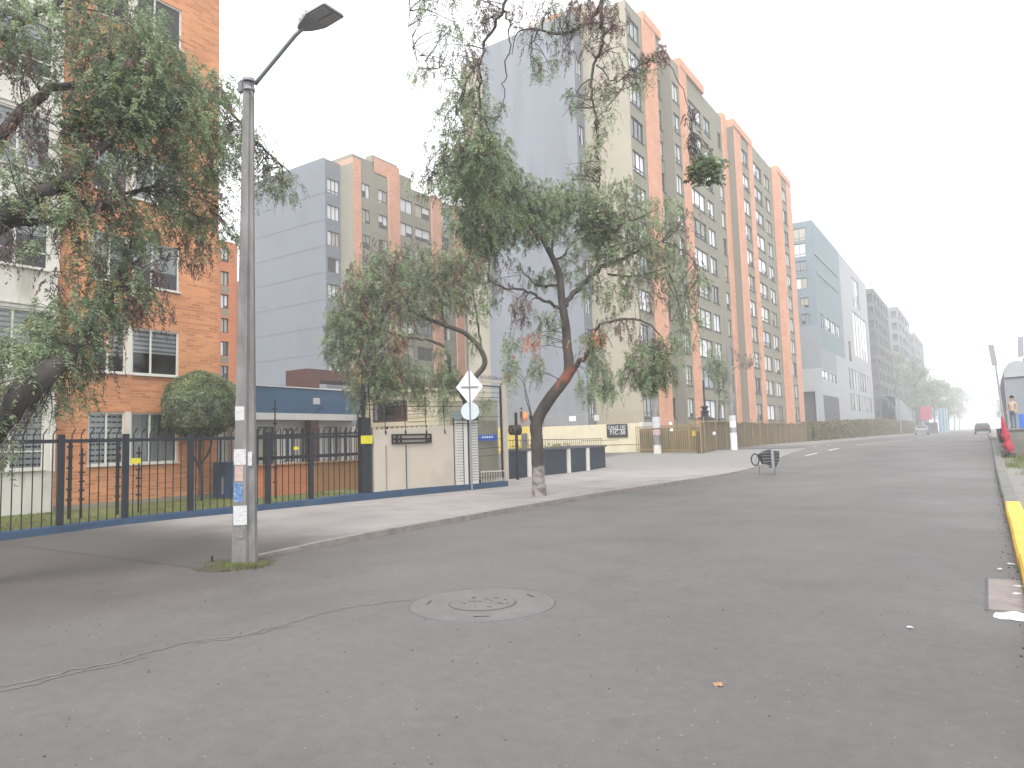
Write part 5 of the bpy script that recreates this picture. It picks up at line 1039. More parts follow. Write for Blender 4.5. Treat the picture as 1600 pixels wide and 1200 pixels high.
# ================================================================ PEOPLE
def person(loc, yaw, H, label, top, bottom, pose='walk', bag=False, longhair=False):
    t = thing('person', loc, label, 'person')
    s = H/1.7; Lk = []
    J = {'pel': (0, 0, .93, .125), 'waist': (0, 0, 1.05, .115), 'chest': (0, .01, 1.27, .135), 'neckb': (0, 0, 1.42, .07), 'neck': (0, .0, 1.48, .052), 'head0': (0, .015, 1.56, .078), 'head1': (0, .01, 1.64, .085)}
    E = [('pel', 'waist'), ('waist', 'chest'), ('chest', 'neckb'), ('neckb', 'neck'), ('neck', 'head0'), ('head0', 'head1')]
    st = .16 if pose == 'walk' else .03
    for sd_, q in ((-1, 1), (1, -1)):
        n = 'l' if sd_ < 0 else 'r'
        J['hip'+n] = (sd_*.09, 0, .88, .09); J['knee'+n] = (sd_*.10, st*q*.6+.02, .48, .058); J['ank'+n] = (sd_*.10, st*q-.03, .09, .04); J['toe'+n] = (sd_*.11, st*q+.14, .035, .035)
        J['sh'+n] = (sd_*.17, 0, 1.37, .055); J['el'+n] = (sd_*.225, -st*q*.4-.02, 1.10, .042); J['wr'+n] = (sd_*.22, -st*q*.3+.10, .88, .028)
        E += [('pel', 'hip'+n), ('hip'+n, 'knee'+n), ('knee'+n, 'ank'+n), ('ank'+n, 'toe'+n), ('chest', 'sh'+n), ('sh'+n, 'el'+n), ('el'+n, 'wr'+n)]
        J['pa'+n] = (sd_*.215, -st*q*.3+.14, .81, .024); E.append(('wr'+n, 'pa'+n))
        for f in range(4):
            J[f'f{f}'+n] = (sd_*(.20+f*.005), -st*q*.3+.115+f*.018, .745+abs(f-1.5)*.008, .009); E.append(('pa'+n, f'f{f}'+n))
        J['th'+n] = (sd_*.185, -st*q*.3+.165, .80, .010); E.append(('wr'+n, 'th'+n))
    keys = list(J); me = bpy.data.meshes.new('body'); Rz = Matrix.Rotation(yaw, 3, 'Z')
    me.from_pydata([tuple(Rz @ Vector(J[k][:3])*s) for k in keys], [(keys.index(a), keys.index(b)) for a, b in E], []); o = bpy.data.objects.new('body', me); C.objects.link(o)
    sk = o.modifiers.new('skin', 'SKIN'); me.skin_vertices  # layer exists after adding the modifier
    for i, k in enumerate(keys): me.skin_vertices[0].data[i].radius = (J[k][3]*s,)*2; me.skin_vertices[0].data[i].use_root = (k == 'pel')
    ss = o.modifiers.new('sub', 'SUBSURF'); ss.levels = 1; ss.render_levels = 1
    dg = bpy.context.evaluated_depsgraph_get(); m2 = bpy.data.meshes.new_from_object(o.evaluated_get(dg)); bpy.data.objects.remove(o)
    for m in ('skin', top, bottom, 'shoe'): m2.materials.append(MAT[m])
    for p in m2.polygons:
        c = p.center/s; z = c.z; r = math.hypot(c.x, c.y); p.use_smooth = True
        p.material_index = 3 if z < .11 else (0 if (z > 1.43 or (r > .16 and z < (1.12 if top == 'cloth_tan' else .88))) else (1 if z > .95 else 2))
    m2.name = 'body'; b = bpy.data.objects.new('body', m2); C.objects.link(b); b.parent = t
    hm = bmesh.new(); bmesh.ops.create_uvsphere(hm, u_segments=14, v_segments=10, radius=1)
    for v in hm.verts:
        v.co = Vector((v.co.x*.098, v.co.y*.105-.02, v.co.z*.115+1.66))
        if v.co.z < 1.64 and v.co.y > .0: v.co.y = -.0; v.co.x *= .9
        if longhair and v.co.z < 1.62 and v.co.y < 0: v.co.z -= .22; v.co.y -= .02
        v.co = Rz @ (v.co*s)
    mh = bpy.data.meshes.new('hair'); hm.to_mesh(mh); hm.free(); mh.materials.append(MAT['hair']); [setattr(p, 'use_smooth', True) for p in mh.polygons]; h = bpy.data.objects.new('hair', mh); C.objects.link(h); h.parent = t
    for sx in (-.03, .03):
        fm = bmesh.new(); bmesh.ops.create_icosphere(fm, subdivisions=1, radius=.011*s, matrix=Matrix.Translation(Rz @ (Vector((sx, .098, 1.61))*s))); mm = bpy.data.meshes.new('eye'); fm.to_mesh(mm); fm.free(); mm.materials.append(MAT['hair']); e = bpy.data.objects.new('eye', mm); C.objects.link(e); e.parent = t
    fm = bmesh.new(); bmesh.ops.create_cone(fm, segments=6, radius1=.018*s, radius2=.006*s, depth=.04*s, matrix=Matrix.Translation(Rz @ (Vector((0, .105, 1.58))*s))); mm = bpy.data.meshes.new('nose'); fm.to_mesh(mm); fm.free(); mm.materials.append(MAT['skin']); e = bpy.data.objects.new('nose', mm); C.objects.link(e); e.parent = t
    return t
person((1.17, 43, 1.5), R(150), 1.6, 'person in a tan top and blue grey trousers standing on the stone terrace', 'cloth_tan', 'jeans', 'stand')
person((-29.45, 45.2, 2.72), R(100), 1.42, 'person in dark clothes carrying an orange bag on the raised walk', 'cloth_dark', 'cloth_dark')
person((-27.65, 45.3, 2.62), R(95), 1.42, 'person with long dark hair and a white shirt walking behind the terrace railing', 'cloth_white', 'jeans', longhair=True)
t = thing('orange_bag', (-29.1, 45.2, 3.6), 'round orange bag on the back of the person in dark clothes', 'bag')
bm = bmesh.new(); bmesh.ops.create_icosphere(bm, subdivisions=3, radius=1)
for v in bm.verts: v.co = Vector((v.co.x*.24, v.co.y*.17, v.co.z*.38))*(1+.05*math.sin(v.co.z*9))
me = bpy.data.meshes.new('sack'); bm.to_mesh(me); bm.free(); me.materials.append(MAT['cloth_orange']); [setattr(p, 'use_smooth', True) for p in me.polygons]; o = bpy.data.objects.new('sack', me); C.objects.link(o); o.parent = t; o.location = (.02, 0, -.12)
mb = MB(); mb.tube([(-29.25, 45.12, 3.75), (-29.40, 45.05, 3.72), (-29.42, 45.05, 3.45), (-29.25, 45.1, 3.3)], .02, 5); mb.build('strap', 'cloth_dark', t)
TREES = {'left':([[[-10.82,3.3,-0.12,0.44],[-10.68,3.35,0.49,0.34],[-10.49,3.4,1.26,0.29],[-10.08,3.5,1.79,0.25],[-9.61,3.65,2.25,0.21],[-9.45,3.96,2.64,0.17],[-9.64,4.29,2.95,0.12],[-9.96,4.74,3.51,0.07],[-10.15,5.27,4.17,0.04]],
[[-10.25,3.41,1.57,0.22],[-10.56,3.44,2.84,0.2],[-10.66,3.51,3.85,0.17],[-10.3,3.68,4.57,0.14],[-10.02,3.85,4.82,0.12],[-9.8,4.2,5.17,0.1],[-9.71,4.47,5.52,0.08],[-9.72,4.67,5.79,0.065],[-9.7,5.14,6.14,0.04],[-9.86,5.95,6.58,0.025]],
[[-10.66,3.51,3.85,0.15],[-11.09,3.35,5.07,0.15],[-11.15,3.53,6.47,0.13],[-10.78,3.82,7.29,0.09],[-10.53,4.18,7.75,0.06],[-10.04,4.7,8.21,0.04]],
[[-10.97,3.55,5.1,0.12],[-10.83,4.33,6.69,0.08],[-10.75,5.06,7.17,0.06],[-10.59,5.85,7.55,0.045],[-10.38,6.72,7.52,0.03],[-10.14,7.42,6.93,0.02],[-9.96,7.82,6.55,0.012]],
[[-10.3,3.68,4.57,0.09],[-10.08,4.06,4.66,0.06],[-10.15,4.48,4.82,0.04],[-10.07,5.21,5.37,0.03],[-10.36,5.95,5.65,0.02]],
[[-9.8,4.2,5.17,0.06],[-10.06,4.77,4.97,0.04],[-10.14,5.62,5.6,0.025],[-10.14,6.57,5.77,0.015]]],
[[-9.96,3.67,7.01,0.61,'g'],[-9.93,4.83,7.66,0.73,'g'],[-9.7,4.82,6.91,0.62,'m'],[-9.53,5.17,6.92,0.68,'g'],[-9.74,5.48,7.31,0.32,'g'],[-9.81,5.92,7.23,0.33,'s'],[-9.83,5.37,7.79,0.28,'s'],[-9.91,4.41,7.26,0.39,'s'],[-9.91,4.59,4.14,0.26,'m'],[-9.97,5.12,4.44,0.24,'g'],[-9.99,3.93,4.23,0.2,'m'],[-9.97,5.07,5.03,0.31,'g'],[-10.03,6.49,7.32,0.39,'g'],[-10.05,6.63,7.01,0.52,'m'],[-9.72,5.57,6.56,0.71,'g'],[-9.63,4.92,6.38,0.53,'g'],[-9.82,4.54,6.47,0.48,'g'],[-9.73,6.09,6.1,0.64,'g'],[-9.85,5.55,5.81,0.52,'m'],[-10.61,7.24,6.82,0.5,'m'],[-9.85,6.07,5.47,0.54,'m'],[-9.83,6.38,4.93,0.45,'m'],[-9.98,5.79,5.02,0.43,'m'],[-10.32,7.55,6.79,0.36,'s'],[-10.21,7.8,6.31,0.34,'m'],[-10.08,8.02,6.17,0.3,'s'],[-10.45,7.65,6.15,0.25,'s'],[-9.83,5.08,5.84,0.36,'m'],[-9.8,4.83,6.12,0.4,'g'],[-10.0,6.06,4.59,0.37,'b'],[-9.83,4.41,5.35,0.43,'g'],[-9.8,4.68,5.16,0.39,'b'],[-9.93,4.26,4.85,0.38,'g'],[-9.99,3.73,4.93,0.32,'g'],[-10.03,3.67,5.34,0.28,'s'],[-9.88,4.44,4.58,0.38,'m'],[-10.15,4.34,3.83,0.19,'b'],[-10.07,5.46,4.09,0.39,'b'],[-9.98,5.22,4.69,0.37,'g'],[-9.95,5.08,3.83,0.43,'g'],[-9.95,4.74,3.55,0.39,'g'],[-9.84,4.37,3.19,0.46,'g'],[-9.75,3.97,2.93,0.4,'g'],[-9.7,3.68,2.59,0.46,'g'],[-9.71,4.14,2.7,0.36,'g'],[-9.83,4.53,2.87,0.3,'g'],[-9.81,4.76,3.06,0.28,'b'],[-9.98,4.81,2.64,0.19,'b'],[-9.67,3.74,2.16,0.31,'s'],[-9.83,4.24,2.18,0.29,'s'],[-9.9,4.54,2.32,0.25,'s'],[-9.75,3.57,2.09,0.31,'s'],[-9.61,3.61,1.48,0.23,'s'],[-9.92,4.62,2.54,0.19,'s'],[-9.96,3.72,6.52,0.33,'b'],[-10.1,4.04,6.0,0.25,'b'],[-10.2,3.86,5.88,0.23,'b'],[-10.16,4.04,5.58,0.22,'b'],[-9.9,4.43,5.82,0.26,'b'],[-9.98,5.56,3.62,0.26,'b'],[-9.96,5.22,3.48,0.23,'b'],[-10.12,3.73,4.13,0.24,'b'],[-10.05,5.05,3.47,0.23,'g'],[-9.82,4.47,5.99,0.26,'y']]),'mid':([[[-10.34,16.66,-0.05,0.33],[-10.32,16.61,0.7,0.27],[-10.28,16.54,1.58,0.26],[-10.26,16.51,2.08,0.26],[-9.97,16.64,2.66,0.25],[-9.49,16.9,3.32,0.23],[-9.4,16.92,3.66,0.22],[-9.41,16.87,4.19,0.19],[-9.4,16.82,4.72,0.17],[-9.44,16.72,5.43,0.155],[-9.45,16.65,6.13,0.13],[-9.59,16.5,6.67,0.105],[-9.61,16.09,7.03,0.08],[-9.6,15.68,7.54,0.05],[-9.66,15.34,8.16,0.03]],
[[-9.41,16.95,3.4,0.11],[-9.02,16.81,3.71,0.1],[-8.66,16.78,4.02,0.08],[-8.42,16.65,4.5,0.055],[-7.92,16.61,4.66,0.045],[-7.35,16.75,4.67,0.04],[-6.94,16.8,4.47,0.03],[-6.66,16.91,4.08,0.02],[-6.59,16.99,3.67,0.012]],
[[-9.42,16.75,5.29,0.1],[-9.24,17.19,5.74,0.1],[-8.93,17.59,6.22,0.095],[-8.62,18.01,6.58,0.075],[-8.15,18.53,6.87,0.06],[-7.79,18.87,7.12,0.05],[-7.43,19.22,7.27,0.035],[-7.05,19.55,7.71,0.02],[-6.77,19.81,8.2,0.012]],
[[-7.43,19.22,7.27,0.025],[-6.99,19.41,7.04,0.018],[-6.66,19.67,6.62,0.012],[-6.6,19.77,6.06,0.008]],
[[-9.49,16.72,5.22,0.07],[-9.54,16.19,5.32,0.055],[-9.7,15.71,5.45,0.05],[-9.82,15.37,5.58,0.04],[-10.15,15.03,5.57,0.035],[-10.36,14.75,5.76,0.025],[-10.62,14.59,5.69,0.015]],
[[-9.53,16.62,5.87,0.05],[-10.22,16.75,5.98,0.045],[-10.63,16.8,6.35,0.03],[-10.82,16.77,6.6,0.015]],
[[-9.6,16.51,6.49,0.05],[-9.55,17.01,6.76,0.04],[-9.49,17.37,7.11,0.025],[-9.29,17.6,7.36,0.015]],
[[-8.51,17.75,6.22,0.04],[-7.91,17.93,6.08,0.03],[-7.31,18.08,6.14,0.02],[-7.01,18.27,6.26,0.012]],
[[-8.93,17.59,6.22,0.04],[-8.1,17.43,7.32,0.035],[-7.42,17.62,7.59,0.022],[-6.93,17.81,7.8,0.012]],
[[-9.59,16.5,6.67,0.06],[-9.6,16.88,7.66,0.05],[-9.22,17.33,8.07,0.035],[-8.65,17.82,8.26,0.02]],
[[-9.6,15.68,7.54,0.045],[-10.01,14.92,7.61,0.035],[-10.46,14.4,7.4,0.02]],
[[-10.27,16.51,1.97,0.09],[-10.33,16.39,2.2,0.08],[-10.35,16.36,2.29,0.04]]],
[[-10.25,14.0,7.92,0.84,'g'],[-10.08,14.43,7.24,0.79,'g'],[-10.51,14.04,7.07,0.68,'g'],[-9.86,14.73,8.2,0.63,'g'],[-9.9,15.03,7.27,0.64,'g'],[-10.32,14.45,6.62,0.49,'g'],[-10.42,13.72,8.45,0.61,'g'],[-9.92,14.27,8.75,0.59,'g'],[-9.49,15.85,7.91,0.65,'s'],[-9.66,15.58,7.01,0.54,'s'],[-9.42,16.54,7.45,0.53,'s'],[-9.13,17.16,8.01,0.72,'s'],[-8.59,17.44,7.6,0.61,'y'],[-8.76,17.63,8.23,0.58,'s'],[-8.41,17.62,6.96,0.57,'g'],[-8.08,17.63,7.91,0.64,'s'],[-7.5,17.81,7.56,0.67,'s'],[-7.19,18.95,7.87,0.62,'s'],[-6.96,19.6,7.8,0.52,'t'],[-7.92,18.69,6.82,0.66,'s'],[-7.03,19.4,6.91,0.56,'t'],[-7.2,18.75,6.16,0.62,'s'],[-9.32,17.19,6.39,0.5,'s'],[-8.87,17.44,5.73,0.5,'s'],[-8.24,17.53,5.38,0.53,'s'],[-7.96,18.02,5.96,0.57,'s'],[-7.27,17.46,5.33,0.51,'t'],[-7.86,16.66,4.61,0.4,'t'],[-10.24,15.03,6.13,0.54,'t'],[-10.51,14.66,5.68,0.4,'s'],[-10.11,15.09,5.27,0.47,'t'],[-10.31,16.56,6.07,0.43,'t'],[-9.89,15.51,4.96,0.37,'b'],[-10.48,14.74,5.1,0.3,'s'],[-9.57,16.45,4.87,0.28,'s'],[-10.21,15.22,3.27,0.25,'h'],[-10.13,15.2,3.94,0.22,'h'],[-9.85,15.92,3.46,0.24,'h'],[-9.89,15.83,4.14,0.24,'k'],[-9.84,16.54,4.56,0.21,'h'],[-9.47,15.79,7.37,0.58,'g'],[-9.42,16.6,8.1,0.6,'g'],[-9.69,15.36,7.83,0.57,'g'],[-9.14,17.12,7.17,0.5,'s'],[-7.69,18.2,7.23,0.58,'s'],[-7.81,17.52,8.36,0.49,'s'],[-9.02,17.18,8.54,0.54,'s'],[-9.82,16.78,6.03,0.39,'s'],[-8.63,17.64,6.55,0.47,'s'],[-7.31,19.1,6.8,0.52,'s'],[-8.71,16.62,4.1,0.38,'s'],[-8.4,16.74,3.74,0.31,'h'],[-8.34,16.73,3.05,0.29,'h'],[-8.09,16.79,2.87,0.27,'h'],[-8.75,16.59,2.9,0.24,'h'],[-8.37,16.71,4.24,0.27,'k'],[-7.09,16.81,3.38,0.62,'g'],[-6.72,16.95,3.27,0.49,'g'],[-7.42,16.73,3.15,0.39,'s'],[-7.12,16.74,3.95,0.43,'t'],[-6.6,16.96,3.92,0.36,'s'],[-6.98,16.92,2.96,0.39,'g'],[-7.58,16.63,4.32,0.36,'t'],[-6.8,19.27,4.9,0.47,'s'],[-6.68,19.61,5.86,0.48,'s'],[-6.93,19.25,4.17,0.4,'s'],[-7.06,19.28,5.49,0.44,'s'],[-6.75,19.63,6.44,0.41,'t']]),'inner':([[[-14.52,19.41,0.07,0.3],[-14.47,19.35,0.99,0.27],[-14.39,19.32,1.86,0.26],[-14.45,19.21,2.51,0.26],[-14.65,19.03,3.06,0.25],[-14.41,19.13,3.71,0.22],[-14.02,19.33,4.24,0.2],[-14.08,19.25,4.72,0.18],[-14.31,19.05,5.12,0.16],[-14.46,18.69,5.36,0.14],[-14.8,18.2,5.56,0.13],[-15.14,17.71,5.76,0.11],[-15.41,17.14,5.99,0.07],[-15.7,16.56,6.26,0.045],[-16.05,16.05,6.65,0.03],[-16.32,15.61,6.82,0.018]],
[[-14.65,19.03,3.06,0.1],[-14.62,18.25,3.78,0.1],[-14.44,17.95,4.39,0.1],[-14.56,17.71,4.8,0.085],[-14.85,17.26,4.99,0.065],[-15.14,16.82,5.02,0.05],[-15.5,16.32,5.17,0.035],[-16.01,15.71,5.46,0.02]],
[[-14.8,18.2,5.56,0.07],[-15.08,18.4,6.46,0.055],[-15.03,18.71,7.39,0.04],[-14.73,19.08,8.09,0.02]],
[[-15.41,17.14,5.99,0.05],[-15.83,17.01,6.99,0.035],[-16.2,16.81,7.67,0.02]],
[[-14.08,19.25,4.72,0.06],[-14.43,19.5,5.86,0.05],[-14.62,19.62,7.04,0.04],[-14.47,19.76,7.84,0.02]],
[[-15.14,16.82,5.02,0.03],[-15.73,16.25,4.36,0.02],[-16.35,15.74,4.07,0.012]]],
[[-16.1,15.88,6.84,0.74,'m'],[-15.99,16.74,7.4,0.76,'m'],[-15.46,17.23,7.19,0.85,'m'],[-15.19,18.23,7.55,0.83,'m'],[-14.74,18.89,7.49,0.84,'m'],[-14.44,19.58,7.46,0.72,'t'],[-14.45,19.63,8.15,0.59,'s'],[-16.22,16.53,7.93,0.51,'t'],[-15.37,17.47,7.87,0.64,'t'],[-16.37,15.52,6.2,0.69,'m'],[-15.94,16.07,6.01,0.78,'m'],[-15.54,16.68,6.16,0.83,'m'],[-15.1,17.43,6.42,0.84,'m'],[-14.89,18.51,6.67,0.83,'m'],[-14.51,19.27,6.51,0.67,'s'],[-16.6,15.32,5.48,0.52,'g'],[-16.2,15.61,5.17,0.69,'g'],[-15.67,16.21,5.17,0.69,'m'],[-15.19,16.88,5.3,0.62,'t'],[-16.78,15.13,4.87,0.4,'g'],[-16.68,15.25,4.37,0.48,'g'],[-16.07,15.76,4.56,0.57,'m'],[-16.38,15.62,3.86,0.4,'h'],[-15.94,16.03,3.96,0.53,'m'],[-15.57,16.37,4.26,0.49,'m'],[-15.48,16.5,3.54,0.53,'g'],[-16.15,15.95,3.36,0.49,'g'],[-15.81,16.31,3.25,0.49,'g'],[-15.26,16.91,3.34,0.37,'h'],[-15.29,16.81,4.06,0.45,'s'],[-16.42,15.79,3.06,0.32,'h'],[-14.65,17.81,4.39,0.38,'s'],[-14.65,18.12,3.78,0.42,'g'],[-14.72,18.01,3.14,0.36,'h'],[-14.57,18.42,3.58,0.38,'g'],[-15.08,17.49,3.56,0.33,'h'],[-15.2,17.45,3.05,0.27,'h'],[-14.8,18.0,2.72,0.25,'h'],[-15.12,18.09,5.76,0.47,'s'],[-14.31,19.35,5.82,0.35,'s'],[-14.25,19.11,4.9,0.22,'h'],[-14.11,19.42,2.72,0.22,'h'],[-16.14,15.84,5.7,0.41,'k'],[-15.46,16.51,4.77,0.33,'k'],[-15.47,16.6,3.75,0.25,'k'],[-16.28,15.94,3.77,0.24,'k'],[-14.6,19.44,7.8,0.45,'k']]),'over':([[[3.1,4.6,0.1,0.36],[2.9,4.8,1.8,0.3],[2.4,5.3,4.2,0.27],[1.5,6.2,6.6,0.22],[-0.5,7.8,9.2,0.17],[-2.2,9,9.7,0.13],[-4.69,10.55,9.7,0.09],[-5.02,10.63,9.09,0.06],[-5.23,10.52,8.83,0.05],[-5.5,10.47,8.72,0.045],[-5.8,10.39,8.74,0.035],[-6.2,10.34,8.95,0.028],[-6.56,10.33,9.0,0.018],[-6.72,10.38,8.67,0.01]],
[[-5.02,10.63,9.09,0.05],[-4.96,10.58,8.79,0.045],[-4.99,10.49,8.3,0.04],[-5.11,10.45,7.92,0.035],[-5.18,10.45,7.43,0.03],[-5.14,10.52,6.88,0.016],[-5.15,10.58,6.34,0.01],[-5.16,10.61,5.9,0.006]],
[[-5.09,10.45,7.97,0.02],[-4.79,10.56,7.63,0.018],[-4.52,10.61,7.76,0.015],[-4.23,10.68,7.86,0.014],[-4.02,10.81,7.95,0.01]],
[[-4.52,10.61,7.76,0.012],[-4.67,10.54,7.43,0.012],[-4.9,10.54,7.16,0.008]],
[[-4.69,10.55,9.7,0.07],[-5.69,10.33,10.0,0.06],[-6.56,10.22,10.18,0.055],[-6.69,10.18,9.6,0.045],[-7.0,10.15,9.09,0.04],[-7.25,10.15,8.68,0.035],[-7.32,10.15,8.21,0.03],[-7.32,10.2,7.62,0.025],[-7.19,10.33,7.21,0.018],[-7.19,10.38,6.67,0.01]],
[[-6.71,10.2,9.37,0.03],[-6.59,10.2,8.85,0.02],[-6.73,10.17,8.28,0.018],[-6.8,10.17,7.82,0.012],[-6.93,10.13,7.36,0.01]],
[[-6.56,10.22,10.18,0.045],[-7.56,10.0,10.48,0.03],[-8.52,9.84,10.53,0.018],[-8.83,9.97,9.54,0.01],[-8.46,10.28,8.9,0.007]],
[[-6.0,10.34,9.06,0.03],[-6.25,10.33,8.67,0.018],[-6.2,10.41,8.21,0.01]],
[[-7.25,10.15,8.68,0.02],[-7.73,10.13,8.09,0.015],[-8.11,10.19,7.34,0.01],[-8.5,10.11,6.66,0.006]],
[[-4.23,10.68,7.86,0.012],[-3.87,10.82,7.62,0.01],[-3.69,10.99,7.08,0.01],[-3.65,11.06,6.66,0.008],[-3.72,11.05,6.29,0.005]],
[[-0.5,7.8,9.2,0.05],[-2.41,11.51,9.29,0.02],[-1.54,11.9,8.82,0.01],[-1.34,11.99,8.03,0.003],[-1.41,12.06,6.82,0.002]],
[[1.0,6.8,7.9,0.05],[0.01,13.14,9.2,0.02],[0.16,13.16,8.72,0.008]]],
[[-7.06,10.08,9.39,0.3,'t'],[-7.39,10.02,9.04,0.33,'t'],[-7.88,9.99,9.71,0.36,'t'],[-8.46,9.93,9.97,0.25,'s'],[-7.33,10.11,8.45,0.31,'t'],[-7.65,10.06,8.04,0.4,'s'],[-8.02,10.09,7.66,0.39,'s'],[-7.56,10.18,7.5,0.4,'s'],[-8.23,10.14,7.04,0.39,'s'],[-7.75,10.21,7.01,0.41,'s'],[-8.7,10.11,6.58,0.3,'s'],[-8.28,10.17,6.38,0.32,'s'],[-7.43,10.18,7.1,0.35,'m'],[-7.09,10.31,6.93,0.3,'s'],[-8.73,10.11,8.78,0.25,'s'],[-8.17,10.13,8.73,0.32,'t'],[-7.09,10.24,7.57,0.28,'s'],[-6.13,10.46,8.2,0.27,'s'],[-6.26,10.32,8.78,0.25,'t'],[-6.53,10.33,9.25,0.28,'t'],[-7.68,10.09,8.8,0.31,'t'],[-7.97,10.09,9.28,0.29,'s'],[-7.52,10.15,8.03,0.36,'s'],[-5.41,10.42,8.64,0.24,'t'],[-4.81,10.63,8.07,0.28,'t'],[-7.51,10.28,6.72,0.45,'g'],[-7.85,10.21,6.41,0.41,'g'],[-7.4,10.41,6.24,0.36,'g'],[-5.28,10.59,6.49,0.2,'s'],[-4.94,10.6,7.42,0.22,'s'],[-5.57,10.39,8.98,0.29,'t'],[-5.83,10.37,8.66,0.23,'t'],[-5.99,10.34,9.17,0.16,'b'],[-5.5,10.48,7.37,0.24,'s'],[-5.61,10.35,9.15,0.25,'t'],[-5.25,10.49,8.97,0.27,'b'],[-4.85,10.54,8.73,0.26,'b'],[-4.64,10.58,8.55,0.24,'t'],[-5.11,10.41,8.25,0.24,'t'],[-5.12,10.48,7.54,0.22,'t'],[-5.04,10.58,7.04,0.22,'s'],[-5.08,10.58,6.72,0.16,'s'],[-5.44,10.4,6.13,0.2,'s'],[-5.17,10.58,6.12,0.17,'s'],[-4.53,10.63,7.53,0.24,'t'],[-4.25,10.67,7.79,0.21,'t'],[-4.07,10.78,7.87,0.17,'b'],[-4.32,10.65,7.47,0.23,'s'],[-4.02,10.81,7.89,0.11,'b'],[-5.62,10.43,8.26,0.16,'b'],[-3.54,11.21,5.92,0.27,'y'],[-3.7,11.06,6.4,0.15,'s'],[-3.56,11.17,6.13,0.19,'s'],[-3.67,11.04,6.77,0.11,'b'],[-7.1,10.05,9.45,0.26,'b'],[-5.13,10.48,8.63,0.2,'b']])}
# ================================================================ TREES
KIND = {  # strands per m2 of clump, strand length, leaflets per strand, colour shares (light, mid, dark, olive, seed, orange)
 'g': (620, .30, 24, (.36, .34, .20, .06, .04, .0)), 'm': (520, .33, 22, (.34, .28, .11, .06, .21, .0)), 's': (300, .32, 20, (.45, .32, .10, .05, .08, .0)),
 't': (190, .30, 14, (.25, .15, .05, .02, .53, .0)), 'b': (330, .38, 20, (.02, .06, .06, .0, .84, .02)), 'h': (560, .55, 28, (.50, .34, .06, .04, .05, .01)),
 'k': (480, .50, 20, (.05, .02, .0, .0, .18, .75)), 'y': (1700, .14, 16, (.22, .40, .22, .16, .0, .0))}
CR = ['leaf_light', 'leaf_mid', 'leaf_dark', 'leaf_olive', 'seed', 'seed_orange', 'twig']
def crown(clumps, leaf=.05, wid=.011, dens=1.0):
    A = []; B = []; Cc = []; D = []; MI = []
    for x, y, z, r, kd in clumps:
        d, Ls, nl, sh = KIND[kd]; n = max(6, int(d*dens*max(r, .12)**2*(1.0 if kd != 'h' else 1.2)))
        rv = np.array([r, r, r*(1.0 if kd != 'h' else 1.9)])
        u = rng.normal(size=(n, 3)); u /= np.linalg.norm(u, axis=1)[:, None]; rad = rng.uniform(.12, 1, n)**.45
        # break the outline: lobes of different reach
        lob = 1+.22*np.sin(u[:, 0]*5+x*3)*np.cos(u[:, 2]*4+z*5)+.12*rng.normal(size=n)
        P0 = np.array([x, y, z])+u*(rad*lob)[:, None]*rv; P0[:, 2] += Ls*.35
        az = rng.uniform(0, 2*np.pi, n); o = np.stack([np.cos(az), np.sin(az), np.zeros(n)], 1); o = o*.6+u*np.array([1, 1, 0])*.5
        L = Ls*rng.uniform(.5, 1.35, n)*(1 if kd != 'y' else 1); m0 = rng.choice(6, n, p=sh)
        t = (np.arange(nl)+.5)/nl; T = t[None, :]; reach = (.55 if kd in 'gm' else .35 if kd != 'y' else .9)
        Px = P0[:, None, :]+o[:, None, :]*(L[:, None]*reach*T)[:, :, None]
        Px[:, :, 2] += L[:, None]*(.18*np.sin(T*2.2)-.85*T**1.35)*(1 if kd != 'y' else .2)
        Px += rng.normal(size=Px.shape)*.006
        side = np.cross(o, [0, 0, 1.]); side /= np.linalg.norm(side, axis=1)[:, None]
        sg = np.where(np.arange(nl) % 2 == 0, 1, -1)[None, :, None]; dirv_ = side[:, None, :]*sg*.9+o[:, None, :]*.35+rng.normal(size=Px.shape)*.28; dirv_[:, :, 2] -= .55
        seedm = np.isin(m0, (4, 5)); dirv_[seedm, :, 2] -= .8; dirv_ /= np.linalg.norm(dirv_, axis=2)[:, :, None]
        nr = np.cross(dirv_, rng.normal(size=dirv_.shape)); nr /= np.linalg.norm(nr, axis=2)[:, :, None]
        ln = (leaf*rng.uniform(.7, 1.35, (n, nl)))[:, :, None]; wd = wid*np.where(seedm, 1.15, 1.0)[:, None, None]
        if kd == 'y': ln = ln*.8; wd = wd*1.8
        a = Px; c = Px+dirv_*ln; mid = Px+dirv_*ln*.45
        A.append(a.reshape(-1, 3)); B.append((mid+nr*wd*.5).reshape(-1, 3)); Cc.append(c.reshape(-1, 3)); D.append((mid-nr*wd*.5).reshape(-1, 3))
        mm = np.repeat(m0[:, None], nl, 1); sw = rng.random(mm.shape) < .15; mm[sw & ~np.isin(mm, (4, 5))] = 1; MI.append(mm.ravel())
        # stems of the strands as thin strips
        k = [0, nl//3, 2*nl//3, nl-1]; sel = rng.random(n) < (.2 if kd != 't' else .7)
        for i in range(3):
            p, q = Px[sel][:, k[i]], Px[sel][:, k[i+1]]; ww = side[sel]*.0028
            A.append(p-ww); B.append(q-ww); Cc.append(q+ww); D.append(p+ww); MI.append(np.full(len(p), 6))
    return [np.concatenate(v) for v in (A, B, Cc, D)]+[np.concatenate(MI)]
